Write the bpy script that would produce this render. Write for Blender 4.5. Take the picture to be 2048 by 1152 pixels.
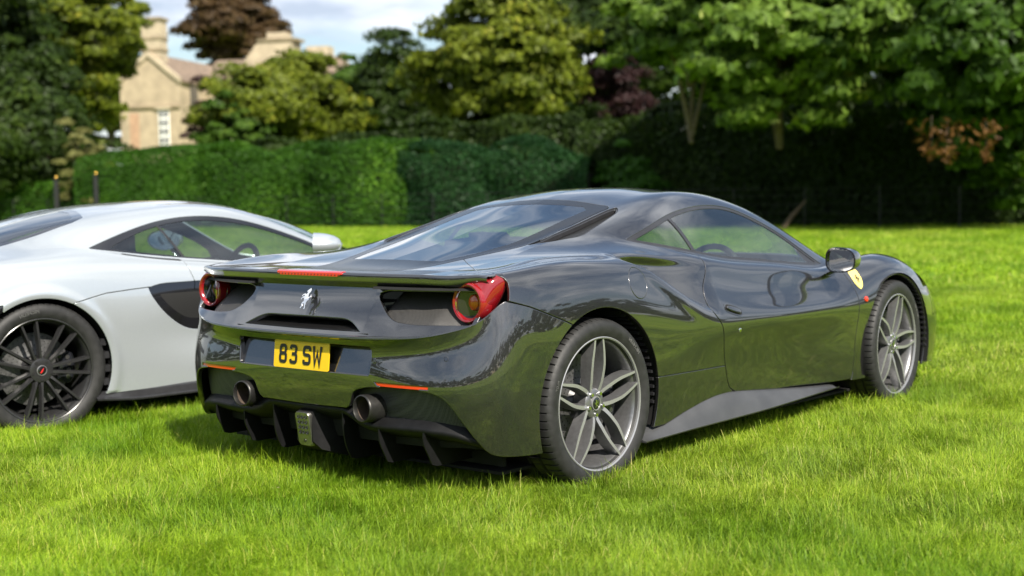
import bpy, bmesh, math, random
import numpy as np
from mathutils import Vector, Matrix
random.seed(7); RNG = np.random.default_rng(11)
scene = bpy.context.scene
for o in list(bpy.data.objects): bpy.data.objects.remove(o, do_unlink=True)
COL = scene.collection
# ---------------------------------------------------------------- camera
CAM_POS = np.array([-4.5158, -4.4074, 1.2017]); CAM_YAW, CAM_PITCH, CAM_ROLL = .7148, -.0676, -.016
_d = np.array([math.cos(CAM_YAW)*math.cos(CAM_PITCH), math.sin(CAM_YAW)*math.cos(CAM_PITCH), math.sin(CAM_PITCH)])
_r = np.cross(_d, [0, 0, 1]); _r /= np.linalg.norm(_r); _u = np.cross(_r, _d)
_r2 = _r*math.cos(CAM_ROLL) + _u*math.sin(CAM_ROLL); _u2 = -_r*math.sin(CAM_ROLL) + _u*math.cos(CAM_ROLL)
cd = bpy.data.cameras.new('camera'); cam = bpy.data.objects.new('camera', cd); COL.objects.link(cam)
M = Matrix(((_r2[0], _u2[0], -_d[0], CAM_POS[0]), (_r2[1], _u2[1], -_d[1], CAM_POS[1]), (_r2[2], _u2[2], -_d[2], CAM_POS[2]), (0, 0, 0, 1)))
cam.matrix_world = M
cd.sensor_width = 36; cd.lens = 2850.66/2048*36; cd.clip_start = .05; cd.clip_end = 2000
cd.dof.use_dof = True; cd.dof.focus_distance = 5.75; cd.dof.aperture_fstop = 2.1; cd.dof.aperture_blades = 9
scene.camera = cam
# ---------------------------------------------------------------- sun and sky
SUN_EL = math.radians(43); SUN_DIR = np.array([-.40, -1.0]); SUN_DIR /= np.linalg.norm(SUN_DIR)
sl = bpy.data.lights.new('sun', 'SUN'); sl.energy = 5.0; sl.angle = math.radians(.55); sl.color = (1, .93, .82)
sun = bpy.data.objects.new('sun', sl); COL.objects.link(sun)
sv = Vector((SUN_DIR[0]*math.cos(SUN_EL), SUN_DIR[1]*math.cos(SUN_EL), math.sin(SUN_EL)))
sun.rotation_euler = sv.to_track_quat('Z', 'Y').to_euler(); sun.location = (0, 0, 30)
world = bpy.data.worlds.new('World'); scene.world = world; world.use_nodes = True
nt = world.node_tree; nt.nodes.clear()
def wn(t, **k):
    n = nt.nodes.new(t)
    for a, b in k.items(): setattr(n, a, b)
    return n
sky = wn('ShaderNodeTexSky', sky_type='NISHITA', sun_disc=False); sky.sun_elevation = SUN_EL
sky.sun_rotation = math.atan2(SUN_DIR[0], SUN_DIR[1]); sky.air_density = 1.0; sky.dust_density = 1.2; sky.ozone_density = 1.0
# broken cloud: noise on the direction projected to a plane overhead
tc = wn('ShaderNodeTexCoord'); sep = wn('ShaderNodeSeparateXYZ'); nt.links.new(tc.outputs['Generated'], sep.inputs[0])
zc = wn('ShaderNodeMath', operation='MAXIMUM'); zc.inputs[1].default_value = 0.0; nt.links.new(sep.outputs['Z'], zc.inputs[0])
za = wn('ShaderNodeMath', operation='ADD'); za.inputs[1].default_value = .16; nt.links.new(zc.outputs[0], za.inputs[0])
dv = []
for ax in 'XY':
    m = wn('ShaderNodeMath', operation='DIVIDE'); nt.links.new(sep.outputs[ax], m.inputs[0]); nt.links.new(za.outputs[0], m.inputs[1]); dv.append(m)
cmb = wn('ShaderNodeCombineXYZ'); nt.links.new(dv[0].outputs[0], cmb.inputs[0]); nt.links.new(dv[1].outputs[0], cmb.inputs[1]); cmb.inputs[2].default_value = 3.3
ns = wn('ShaderNodeTexNoise'); ns.inputs['Scale'].default_value = 1.05; ns.inputs['Detail'].default_value = 9; ns.inputs['Roughness'].default_value = .58; ns.inputs['Distortion'].default_value = .35
nt.links.new(cmb.outputs[0], ns.inputs['Vector'])
cr = wn('ShaderNodeValToRGB'); cr.color_ramp.elements[0].position = .42; cr.color_ramp.elements[1].position = .60
cr.color_ramp.elements[0].color = (0, 0, 0, 1); cr.color_ramp.elements[1].color = (1, 1, 1, 1); nt.links.new(ns.outputs['Fac'], cr.inputs[0])
ns2 = wn('ShaderNodeTexNoise'); ns2.inputs['Scale'].default_value = 2.6; ns2.inputs['Detail'].default_value = 6; nt.links.new(cmb.outputs[0], ns2.inputs['Vector'])
cc = wn('ShaderNodeValToRGB'); cc.color_ramp.elements[0].position = .35; cc.color_ramp.elements[1].position = .68
cc.color_ramp.elements[0].color = (4.2, 4.9, 6.0, 1); cc.color_ramp.elements[1].color = (9.8, 10.1, 10.6, 1); nt.links.new(ns2.outputs['Fac'], cc.inputs[0])
mx = wn('ShaderNodeMixRGB'); nt.links.new(cr.outputs[0], mx.inputs[0]); nt.links.new(sky.outputs[0], mx.inputs[1]); nt.links.new(cc.outputs[0], mx.inputs[2])
bg = wn('ShaderNodeBackground'); bg.inputs['Strength'].default_value = .076; nt.links.new(mx.outputs[0], bg.inputs['Color'])
wo = wn('ShaderNodeOutputWorld'); nt.links.new(bg.outputs[0], wo.inputs['Surface'])
# ---------------------------------------------------------------- exposure and render
scene.view_settings.view_transform = 'Standard'; scene.view_settings.look = 'None'
scene.view_settings.exposure = 1.0; scene.view_settings.gamma = 1.0; scene.view_settings.use_curve_mapping = False
scene.render.engine = 'CYCLES'
scene.cycles.use_denoising = True; scene.cycles.max_bounces = 8; scene.cycles.transparent_max_bounces = 12
scene.cycles.diffuse_bounces = 3; scene.cycles.glossy_bounces = 4; scene.cycles.transmission_bounces = 8
scene.cycles.caustics_reflective = False; scene.cycles.caustics_refractive = False; scene.cycles.sample_clamp_indirect = 8
# ---------------------------------------------------------------- materials
MATS = {}
def new_mat(name):
    m = bpy.data.materials.new(name); m.use_nodes = True; MATS[name] = m
    return m, m.node_tree, m.node_tree.nodes['Principled BSDF']
def pmat(name, col, rough=.5, metal=0., coat=0., coat_rough=.03, spec=.5, noise=0, nscale=30, bump=0, bscale=200, trans=0, ior=1.45, alpha=1):
    m, t, b = new_mat(name)
    b.inputs['Base Color'].default_value = (*col, 1); b.inputs['Roughness'].default_value = rough; b.inputs['Metallic'].default_value = metal
    b.inputs['Coat Weight'].default_value = coat; b.inputs['Coat Roughness'].default_value = coat_rough; b.inputs['Specular IOR Level'].default_value = spec
    b.inputs['Transmission Weight'].default_value = trans; b.inputs['IOR'].default_value = ior; b.inputs['Alpha'].default_value = alpha
    if noise or bump:
        co = t.nodes.new('ShaderNodeTexCoord')
    if noise:
        n = t.nodes.new('ShaderNodeTexNoise'); n.inputs['Scale'].default_value = nscale; n.inputs['Detail'].default_value = 6; t.links.new(co.outputs['Object'], n.inputs['Vector'])
        r = t.nodes.new('ShaderNodeValToRGB'); r.color_ramp.elements[0].position = .3; r.color_ramp.elements[1].position = .7
        r.color_ramp.elements[0].color = (*[c*(1-noise) for c in col], 1); r.color_ramp.elements[1].color = (*[min(1, c*(1+noise)) for c in col], 1)
        t.links.new(n.outputs['Fac'], r.inputs[0]); t.links.new(r.outputs[0], b.inputs['Base Color'])
        q = t.nodes.new('ShaderNodeMapRange'); q.inputs['To Min'].default_value = max(0, rough*(1-noise*.5)); q.inputs['To Max'].default_value = min(1, rough*(1+noise*.5))
        t.links.new(n.outputs['Fac'], q.inputs['Value']); t.links.new(q.outputs[0], b.inputs['Roughness'])
    if bump:
        n2 = t.nodes.new('ShaderNodeTexNoise'); n2.inputs['Scale'].default_value = bscale; n2.inputs['Detail'].default_value = 4; t.links.new(co.outputs['Object'], n2.inputs['Vector'])
        bp = t.nodes.new('ShaderNodeBump'); bp.inputs['Strength'].default_value = bump; bp.inputs['Distance'].default_value = .002
        t.links.new(n2.outputs['Fac'], bp.inputs['Height']); t.links.new(bp.outputs[0], b.inputs['Normal'])
    return m
def paint(name, col, metal, rough, flake, coat_rough=.012):
    m, t, b = new_mat(name)
    co = t.nodes.new('ShaderNodeTexCoord'); v = t.nodes.new('ShaderNodeTexVoronoi'); v.inputs['Scale'].default_value = 900
    t.links.new(co.outputs['Object'], v.inputs['Vector'])
    mixc = t.nodes.new('ShaderNodeMixRGB'); mixc.inputs[0].default_value = flake; mixc.inputs[1].default_value = (*col, 1)
    r = t.nodes.new('ShaderNodeHueSaturation'); r.inputs['Saturation'].default_value = .15; t.links.new(v.outputs['Color'], r.inputs['Color'])
    ml = t.nodes.new('ShaderNodeMixRGB'); ml.blend_type = 'MULTIPLY'; ml.inputs[0].default_value = 1; ml.inputs[1].default_value = (*[c*2 for c in col], 1)
    t.links.new(r.outputs[0], ml.inputs[2]); t.links.new(ml.outputs[0], mixc.inputs[2]); t.links.new(mixc.outputs[0], b.inputs['Base Color'])
    b.inputs['Metallic'].default_value = metal; b.inputs['Roughness'].default_value = rough
    b.inputs['Coat Weight'].default_value = 1; b.inputs['Coat Roughness'].default_value = coat_rough; b.inputs['Coat IOR'].default_value = 1.95
    # dust film: breaks the gloss a little in patches
    n = t.nodes.new('ShaderNodeTexNoise'); n.inputs['Scale'].default_value = 3.5; n.inputs['Detail'].default_value = 8; t.links.new(co.outputs['Object'], n.inputs['Vector'])
    q = t.nodes.new('ShaderNodeMapRange'); q.inputs['From Min'].default_value = .35; q.inputs['From Max'].default_value = .75
    q.inputs['To Min'].default_value = coat_rough; q.inputs['To Max'].default_value = coat_rough + .035
    t.links.new(n.outputs['Fac'], q.inputs['Value']); t.links.new(q.outputs[0], b.inputs['Coat Roughness'])
    return m
def glass_mat(name, tint, refl_ior=1.5):
    """thin car glass: tinted see-through plus a mirror reflection by Fresnel"""
    m = bpy.data.materials.new(name); m.use_nodes = True; MATS[name] = m; t = m.node_tree; t.nodes.clear()
    tr = t.nodes.new('ShaderNodeBsdfTransparent'); tr.inputs[0].default_value = (*tint, 1)
    gl = t.nodes.new('ShaderNodeBsdfGlossy'); gl.inputs['Roughness'].default_value = .006; gl.inputs[0].default_value = (1, 1, 1, 1)
    ge = t.nodes.new('ShaderNodeNewGeometry'); dt = t.nodes.new('ShaderNodeVectorMath'); dt.operation = 'DOT_PRODUCT'; t.links.new(ge.outputs['Normal'], dt.inputs[0]); t.links.new(ge.outputs['Incoming'], dt.inputs[1])
    ab = t.nodes.new('ShaderNodeMath'); ab.operation = 'ABSOLUTE'; t.links.new(dt.outputs['Value'], ab.inputs[0]); om = t.nodes.new('ShaderNodeMath'); om.operation = 'SUBTRACT'; om.inputs[0].default_value = 1; t.links.new(ab.outputs[0], om.inputs[1])
    pw = t.nodes.new('ShaderNodeMath'); pw.operation = 'POWER'; pw.inputs[1].default_value = 4.0; t.links.new(om.outputs[0], pw.inputs[0]); mu = t.nodes.new('ShaderNodeMath'); mu.operation = 'MULTIPLY_ADD'; mu.inputs[1].default_value = .9; mu.inputs[2].default_value = .10*(refl_ior - 1)*2; mu.use_clamp = True; t.links.new(pw.outputs[0], mu.inputs[0])
    mi = t.nodes.new('ShaderNodeMixShader'); t.links.new(mu.outputs[0], mi.inputs[0]); t.links.new(tr.outputs[0], mi.inputs[1]); t.links.new(gl.outputs[0], mi.inputs[2])
    o = t.nodes.new('ShaderNodeOutputMaterial'); t.links.new(mi.outputs[0], o.inputs[0]); return m
# ---------------------------------------------------------------- object helpers
def empty(name, loc=(0, 0, 0), rz=0, label=None, cat=None, group=None):
    o = bpy.data.objects.new(name, None); COL.objects.link(o); o.location = loc; o.rotation_euler = (0, 0, rz); o.empty_display_size = .2
    return tag(o, label, cat, group)
def tag(o, label=None, cat=None, group=None, kind=None):
    for k, v in (('label', label), ('category', cat), ('group', group), ('kind', kind)):
        if v: o[k] = v
    return o
def mobj(name, V, F, mat, parent=None, smooth=True, N=None, mats=None, mi=None, sharp=None):
    me = bpy.data.meshes.new(name); me.from_pydata(np.asarray(V, float).tolist(), [], [list(map(int, f)) for f in F]); me.update()
    for m in (mats or [mat]): me.materials.append(MATS[m] if isinstance(m, str) else m)
    if mi is not None: me.polygons.foreach_set('material_index', np.asarray(mi, np.int32))
    me.polygons.foreach_set('use_smooth', np.full(len(me.polygons), smooth))
    if sharp is not None and smooth:
        me.set_sharp_from_angle(angle=math.radians(sharp))
    if N is not None: me.normals_split_custom_set_from_vertices(np.asarray(N, float).tolist())
    o = bpy.data.objects.new(name, me); COL.objects.link(o)
    if parent is not None: o.parent = parent
    return o
def sobj(name, S, mat, parent=None): return mobj(name, S.V, S.F, mat, parent, N=S.N)
def mirror_y(V): return np.asarray(V, float) * np.array([1, -1, 1.])
class MB:
    """mesh builder: boxes, tubes, lofts gathered into ONE mesh"""
    def __init__(s): s.V, s.F = [], []
    def add(s, V, F):
        n = len(s.V); s.V += [tuple(map(float, v)) for v in V]; s.F += [[i + n for i in f] for f in F]; return s
    def box(s, c, d, rot=None):
        c = np.array(c, float); d = np.array(d, float) / 2
        P = np.array([(x, y, z) for x in (-1, 1) for y in (-1, 1) for z in (-1, 1)]) * d
        if rot is not None: P = P @ np.asarray(rot).T
        return s.add(P + c, [(0, 1, 3, 2), (4, 6, 7, 5), (0, 4, 5, 1), (2, 3, 7, 6), (0, 2, 6, 4), (1, 5, 7, 3)])
    def loft(s, rings, cap=True, closed=True):
        R = [np.asarray(r, float) for r in rings]; k = len(R[0]); V = np.concatenate(R); F = []
        for a in range(len(R) - 1):
            for i in range(k if closed else k - 1):
                j = (i + 1) % k; F.append((a*k + i, a*k + j, (a+1)*k + j, (a+1)*k + i))
        if cap and closed: F.append(tuple(range(k))[::-1]); F.append(tuple((len(R)-1)*k + i for i in range(k)))
        return s.add(V, F)
    def tube(s, pts, r, n=10, cap=True):
        P = np.asarray(pts, float); rr = np.full(len(P), r) if np.isscalar(r) else np.asarray(r, float); rings = []
        T = np.gradient(P, axis=0); T /= np.linalg.norm(T, axis=1, keepdims=True)
        up = np.array([0, 0, 1.]) if abs(T[0][2]) < .9 else np.array([1., 0, 0]); a = np.linspace(0, 2*np.pi, n, endpoint=False)
        for p, t, q in zip(P, T, rr):
            e1 = np.cross(t, up); e1 /= np.linalg.norm(e1); e2 = np.cross(e1, t); up = e2
            rings.append(p + q*(np.cos(a)[:, None]*e1 + np.sin(a)[:, None]*e2))
        return s.loft(rings, cap)
    def prism(s, poly, axis, d0, d1):
        """extrude a 2-D polygon along an axis ('x','y','z')"""
        def m(p, d): return {'x': (d, p[0], p[1]), 'y': (p[0], d, p[1]), 'z': (p[0], p[1], d)}[axis]
        return s.loft([[m(p, d0) for p in poly], [m(p, d1) for p in poly]])
    def lathe(s, prof, axis='y', n=48, c=(0, 0, 0), closed=False):
        """prof: (radius, along) pairs turned round an axis through c"""
        c = np.array(c, float); a = np.linspace(0, 2*np.pi, n, endpoint=False); V = []; k = len(prof)
        for r, d in prof:
            for t in a:
                u, v = r*math.cos(t), r*math.sin(t)
                V.append(c + np.array({'y': (u, d, v), 'x': (d, u, v), 'z': (u, v, d)}[axis]))
        F = [(i*n + j, i*n + (j+1) % n, ((i+1) % k)*n + (j+1) % n, ((i+1) % k)*n + j) for i in range(k if closed else k-1) for j in range(n)]
        return s.add(V, F)
    def obj(s, name, mat, parent=None, smooth=True, sharp=35, M=None, recalc=True):
        V = np.array(s.V)
        if M is not None: V = V @ np.asarray(M)[:3, :3].T + np.asarray(M)[:3, 3]
        o = mobj(name, V, s.F, mat, parent, smooth)
        if recalc:
            b = bmesh.new(); b.from_mesh(o.data); bmesh.ops.recalc_face_normals(b, faces=b.faces); b.to_mesh(o.data); b.free()
        if smooth: o.data.set_sharp_from_angle(angle=math.radians(sharp))
        return o
def text_mesh(body, size=.1, extrude=.002, res=4):
    c = bpy.data.curves.new('lettering', 'FONT'); c.body = body; c.size = size; c.extrude = extrude; c.resolution_u = res; c.align_x = 'CENTER'; c.align_y = 'CENTER'
    o = bpy.data.objects.new('lettering', c); COL.objects.link(o); dg = bpy.context.evaluated_depsgraph_get(); me = o.evaluated_get(dg).to_mesh()
    V = np.array([v.co[:] for v in me.vertices]); F = [list(p.vertices) for p in me.polygons]
    o.evaluated_get(dg).to_mesh_clear(); bpy.data.objects.remove(o); bpy.data.curves.remove(c); return V, F
# ---------------------------------------------------------------- geometry helpers (numpy)
def ncs(t, P, tt):
    """natural cubic spline through P (n,...) at parameters t"""
    t = np.asarray(t, float); P = np.asarray(P, float); n = len(t)
    sh = P.shape[1:]; Q = P.reshape(n, -1)
    h = np.diff(t); A = np.zeros((n, n)); b = np.zeros((n, Q.shape[1]))
    A[0, 0] = A[-1, -1] = 1
    for i in range(1, n - 1):
        A[i, i-1] = h[i-1]; A[i, i] = 2 * (h[i-1] + h[i]); A[i, i+1] = h[i]
        b[i] = 6 * ((Q[i+1] - Q[i]) / h[i] - (Q[i] - Q[i-1]) / h[i-1])
    M = np.linalg.solve(A, b)
    k = np.clip(np.searchsorted(t, tt, side='right') - 1, 0, n - 2)
    dx = (tt - t[k])[:, None]; H = h[k][:, None]
    r = (M[k] * (H - dx)**3 / (6 * H) + M[k+1] * dx**3 / (6 * H)
         + (Q[k] / H - M[k] * H / 6) * (H - dx) + (Q[k+1] / H - M[k+1] * H / 6) * dx)
    return r.reshape((len(tt),) + sh)

def pchip(t, P, tt):
    """monotone-ish local cubic (no overshoot)"""
    t = np.asarray(t, float); P = np.asarray(P, float); n = len(t)
    sh = P.shape[1:]; Q = P.reshape(n, -1); h = np.diff(t)[:, None]
    d = np.diff(Q, axis=0) / h; m = np.zeros_like(Q)
    m[0] = d[0]; m[-1] = d[-1]
    for i in range(1, n - 1):
        w1 = 2 * h[i] + h[i-1]; w2 = h[i] + 2 * h[i-1]
        ok = d[i-1] * d[i] > 0
        with np.errstate(divide='ignore', invalid='ignore'):
            m[i] = np.where(ok, (w1 + w2) / (w1 / np.where(ok, d[i-1], 1) + w2 / np.where(ok, d[i], 1)), 0)
    k = np.clip(np.searchsorted(t, tt, side='right') - 1, 0, n - 2)
    H = h[k]; s = ((tt - t[k])[:, None]) / H
    r = ((1 + 2*s) * (1 - s)**2 * Q[k] + s * (1 - s)**2 * H * m[k] + s*s*(3 - 2*s) * Q[k+1] + s*s*(s - 1) * H * m[k+1])
    return r.reshape((len(tt),) + sh)

def gblur(A, sig, ax):
    """gaussian blur of a grid along one axis, ends kept (odd extrapolation)"""
    if sig <= 0: return A
    A = np.moveaxis(A, ax, 0); n = len(A); r = min(int(3 * sig) + 1, n - 1)
    k = np.exp(-.5 * (np.arange(-r, r + 1) / sig)**2); k /= k.sum()
    pre = 2 * A[0] - A[1:r+1][::-1]; post = 2 * A[-1] - A[-r-1:-1][::-1]
    B = np.concatenate([pre, A, post]); C = sum(k[i] * B[i:i+n] for i in range(2*r+1))
    return np.moveaxis(C, 0, ax)

def chord(P):
    P = np.asarray(P, float)
    return np.concatenate([[0], np.cumsum(np.linalg.norm(np.diff(P, axis=0), axis=-1))])

def net_surface(net, nu, segs, sig_u=0, sig_v=0):
    """net[row][col] -> list of dense grids, one for each row segment (lo, hi, nv)"""
    net = np.asarray(net, float); nr, nc = net.shape[:2]
    U = np.mean([chord(net[r]) for r in range(nr)], axis=0); uu = np.linspace(0, U[-1], nu)
    out = []
    for lo, hi, nv in segs:
        sub = net[lo:hi+1]
        T = np.mean([chord(sub[:, c]) / chord(sub[:, c])[-1] for c in range(nc)], axis=0)
        g = ncs(T, sub, np.linspace(0, 1, nv))
        g = np.moveaxis(ncs(U, np.moveaxis(g, 1, 0), uu), 0, 1)
        if nv > 4: g = gblur(g, sig_v, 0)
        g = gblur(g, sig_u, 1)
        out.append(g)
    return out

def grid_normals(g):
    du = np.gradient(g, axis=1); dv = np.gradient(g, axis=0)
    n = np.cross(du, dv); l = np.linalg.norm(n, axis=-1, keepdims=True)
    return n / np.maximum(l, 1e-12)

def grid_faces(nv, nu):
    i = np.arange(nv * nu).reshape(nv, nu)
    return np.stack([i[:-1, :-1], i[:-1, 1:], i[1:, 1:], i[1:, :-1]], -1).reshape(-1, 4)

def polysdf(P, poly):
    """signed distance to a closed polygon, positive inside"""
    P = np.asarray(P, float); poly = np.asarray(poly, float)
    d2 = np.full(len(P), 1e9); ins = np.zeros(len(P), bool)
    for a, b in zip(poly, np.roll(poly, -1, axis=0)):
        e = b - a; w = P - a; t = np.clip((w @ e) / max(e @ e, 1e-12), 0, 1)
        q = w - t[:, None] * e; d2 = np.minimum(d2, (q * q).sum(1))
        c = (a[1] > P[:, 1]) != (b[1] > P[:, 1])
        with np.errstate(divide='ignore', invalid='ignore'):
            xi = a[0] + (P[:, 1] - a[1]) * (b[0] - a[0]) / (b[1] - a[1])
        ins ^= c & (P[:, 0] < xi)
    return np.where(ins, 1, -1) * np.sqrt(d2)

def curve(pts, n=60, closed=False):
    """smooth curve through points, resampled"""
    p = np.asarray(pts, float)
    if closed:
        k = len(p); q = np.concatenate([p[-3:], p, p[:4]]); t = chord(q)
        return ncs(t, q, np.linspace(t[3], t[3 + k], n, endpoint=False))
    t = chord(p); return ncs(t, p, np.linspace(0, t[-1], n))

def rpoly(pts, r=.02, n=6):
    """polygon with rounded corners; r scalar or one per point"""
    p = np.asarray(pts, float); m = len(p); out = []
    rr = [r] * m if np.isscalar(r) else r
    for i in range(m):
        a, b, c = p[i-1], p[i], p[(i+1) % m]
        if rr[i] <= 0: out.append(b); continue
        la, lc = np.linalg.norm(a-b), np.linalg.norm(c-b); d = min(rr[i], la*.48, lc*.48)
        s, e = b + (a-b)/la*d, b + (c-b)/lc*d
        for t in np.linspace(0, 1, n): out.append((1-t)**2*s + 2*t*(1-t)*b + t*t*e)
    return np.array(out)

class Surf:
    def __init__(s, V, N, F, W=None): s.V, s.N, s.F = V, N, F; s.W = np.zeros(len(V)) if W is None else W
    @staticmethod
    def from_grid(g, flip=False, w=(0, 1)):
        n = grid_normals(g); F = grid_faces(*g.shape[:2])
        if flip: n = -n; F = F[:, ::-1]
        W = np.repeat(np.linspace(w[0], w[1], g.shape[0]), g.shape[1])
        return Surf(g.reshape(-1, 3), n.reshape(-1, 3), F.tolist(), W)
    def clip(s, f):
        """keep the part where f(V) > 0; edges are cut exactly"""
        val = np.asarray(f(s) if callable(f) else f, float); ins = (val > 0).tolist(); val = val.tolist()
        V, N, W = s.V, s.N, s.W; nv, nn, nw, out, cache = [], [], [], [], {}
        base = len(V)
        def cut(a, b):
            k = (a, b) if a < b else (b, a)
            if k not in cache:
                i, j = k; t = val[i] / (val[i] - val[j]); t = min(max(t, 1e-4), 1 - 1e-4)
                nv.append(V[i] + t * (V[j] - V[i])); q = N[i] + t * (N[j] - N[i])
                nn.append(q / max(np.linalg.norm(q), 1e-9)); nw.append(W[i] + t * (W[j] - W[i])); cache[k] = base + len(nv) - 1
            return cache[k]
        for fc in s.F:
            k = [ins[i] for i in fc]
            if all(k): out.append(fc); continue
            if not any(k): continue
            p = []
            for q in range(len(fc)):
                a, b = fc[q], fc[(q + 1) % len(fc)]
                if k[q]: p.append(a)
                if k[q] != ins[b]: p.append(cut(a, b))
            if len(p) >= 3: out.append(p)
        if nv: V = np.concatenate([V, np.array(nv)]); N = np.concatenate([N, np.array(nn)]); W = np.concatenate([W, np.array(nw)])
        used = np.zeros(len(V), bool)
        for fc in out: used[fc] = True
        idx = np.cumsum(used) - 1; il = idx.tolist()
        return Surf(V[used], N[used], [[il[i] for i in fc] for fc in out], W[used])
    def moved(s, d):
        return Surf(s.V + s.N * d, s.N, s.F, s.W)
    def mirrored(s):
        m = np.array([1, -1, 1.]); return Surf(s.V * m, s.N * m, [fc[::-1] for fc in s.F], s.W)
    def both(s):
        """surface and its mirror image, welded on the centre plane"""
        m = s.mirrored(); V, N = s.V.copy(), s.N.copy()
        c = np.abs(V[:, 1]) < 2e-4; V[c, 1] = 0; N[c, 1] = 0
        N /= np.maximum(np.linalg.norm(N, axis=1, keepdims=True), 1e-9)
        n = len(V); mp = np.where(c, np.arange(n), 0); k = n; mp2 = mp.copy(); free = np.where(~c)[0]
        mp2[free] = n + np.arange(len(free)); ml = mp2.tolist()
        return Surf(np.concatenate([V, m.V[free]]), np.concatenate([N, m.N[free]]), list(s.F) + [[ml[i] for i in fc] for fc in m.F], np.concatenate([s.W, s.W[free]]))
    def joined(s, o):
        n = len(s.V); return Surf(np.concatenate([s.V, o.V]), np.concatenate([s.N, o.N]), list(s.F) + [[i + n for i in fc] for fc in o.F], np.concatenate([s.W, o.W]))
    def boundary(s):
        cnt = {}
        for fc in s.F:
            for q in range(len(fc)):
                a, b = fc[q], fc[(q+1) % len(fc)]
                k = (a, b) if a < b else (b, a)
                if k in cnt: cnt[k] = None
                else: cnt[k] = (a, b)
        return [e for e in cnt.values() if e]
    def edged(s, depth=.012, r=.0026, skip=None):
        """turn every open edge inwards with a small rounded return: the panel gets thickness"""
        ed = s.boundary()
        if skip is not None: k = skip(s); ed = [e for e in ed if not (k[e[0]] and k[e[1]])]
        if not ed: return s
        V, N = s.V, s.N; acc = {}
        for a, b in ed:
            d = V[b] - V[a]
            for i in (a, b):
                e = np.cross(d, N[i]); acc[i] = acc.get(i, 0) + e
        ids = list(acc); pos = {i: k for k, i in enumerate(ids)}
        I = np.array(ids); E = np.array([acc[i] for i in ids]); E /= np.maximum(np.linalg.norm(E, axis=1, keepdims=True), 1e-12)
        n = N[I]; p = V[I]; base = len(V); m = len(ids)
        R1 = p + E*r*.75 - n*r*.35; R2 = p + E*r - n*r*1.1; R3 = p + E*r - n*depth
        VV = np.concatenate([V, R1, R2, R3]); NN = np.concatenate([N, (n + E)*.7071, E, E])
        F = list(s.F)
        for a, b in ed:
            i, j = pos[a], pos[b]
            F.append([b, a, base+i, base+j]); F.append([base+j, base+i, base+m+i, base+m+j]); F.append([base+m+j, base+m+i, base+2*m+i, base+2*m+j])
        return Surf(VV, NN, F)

def smoothstep(a, b, x):
    t = np.clip((x - a) / (b - a), 0, 1); return t*t*(3 - 2*t)
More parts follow.
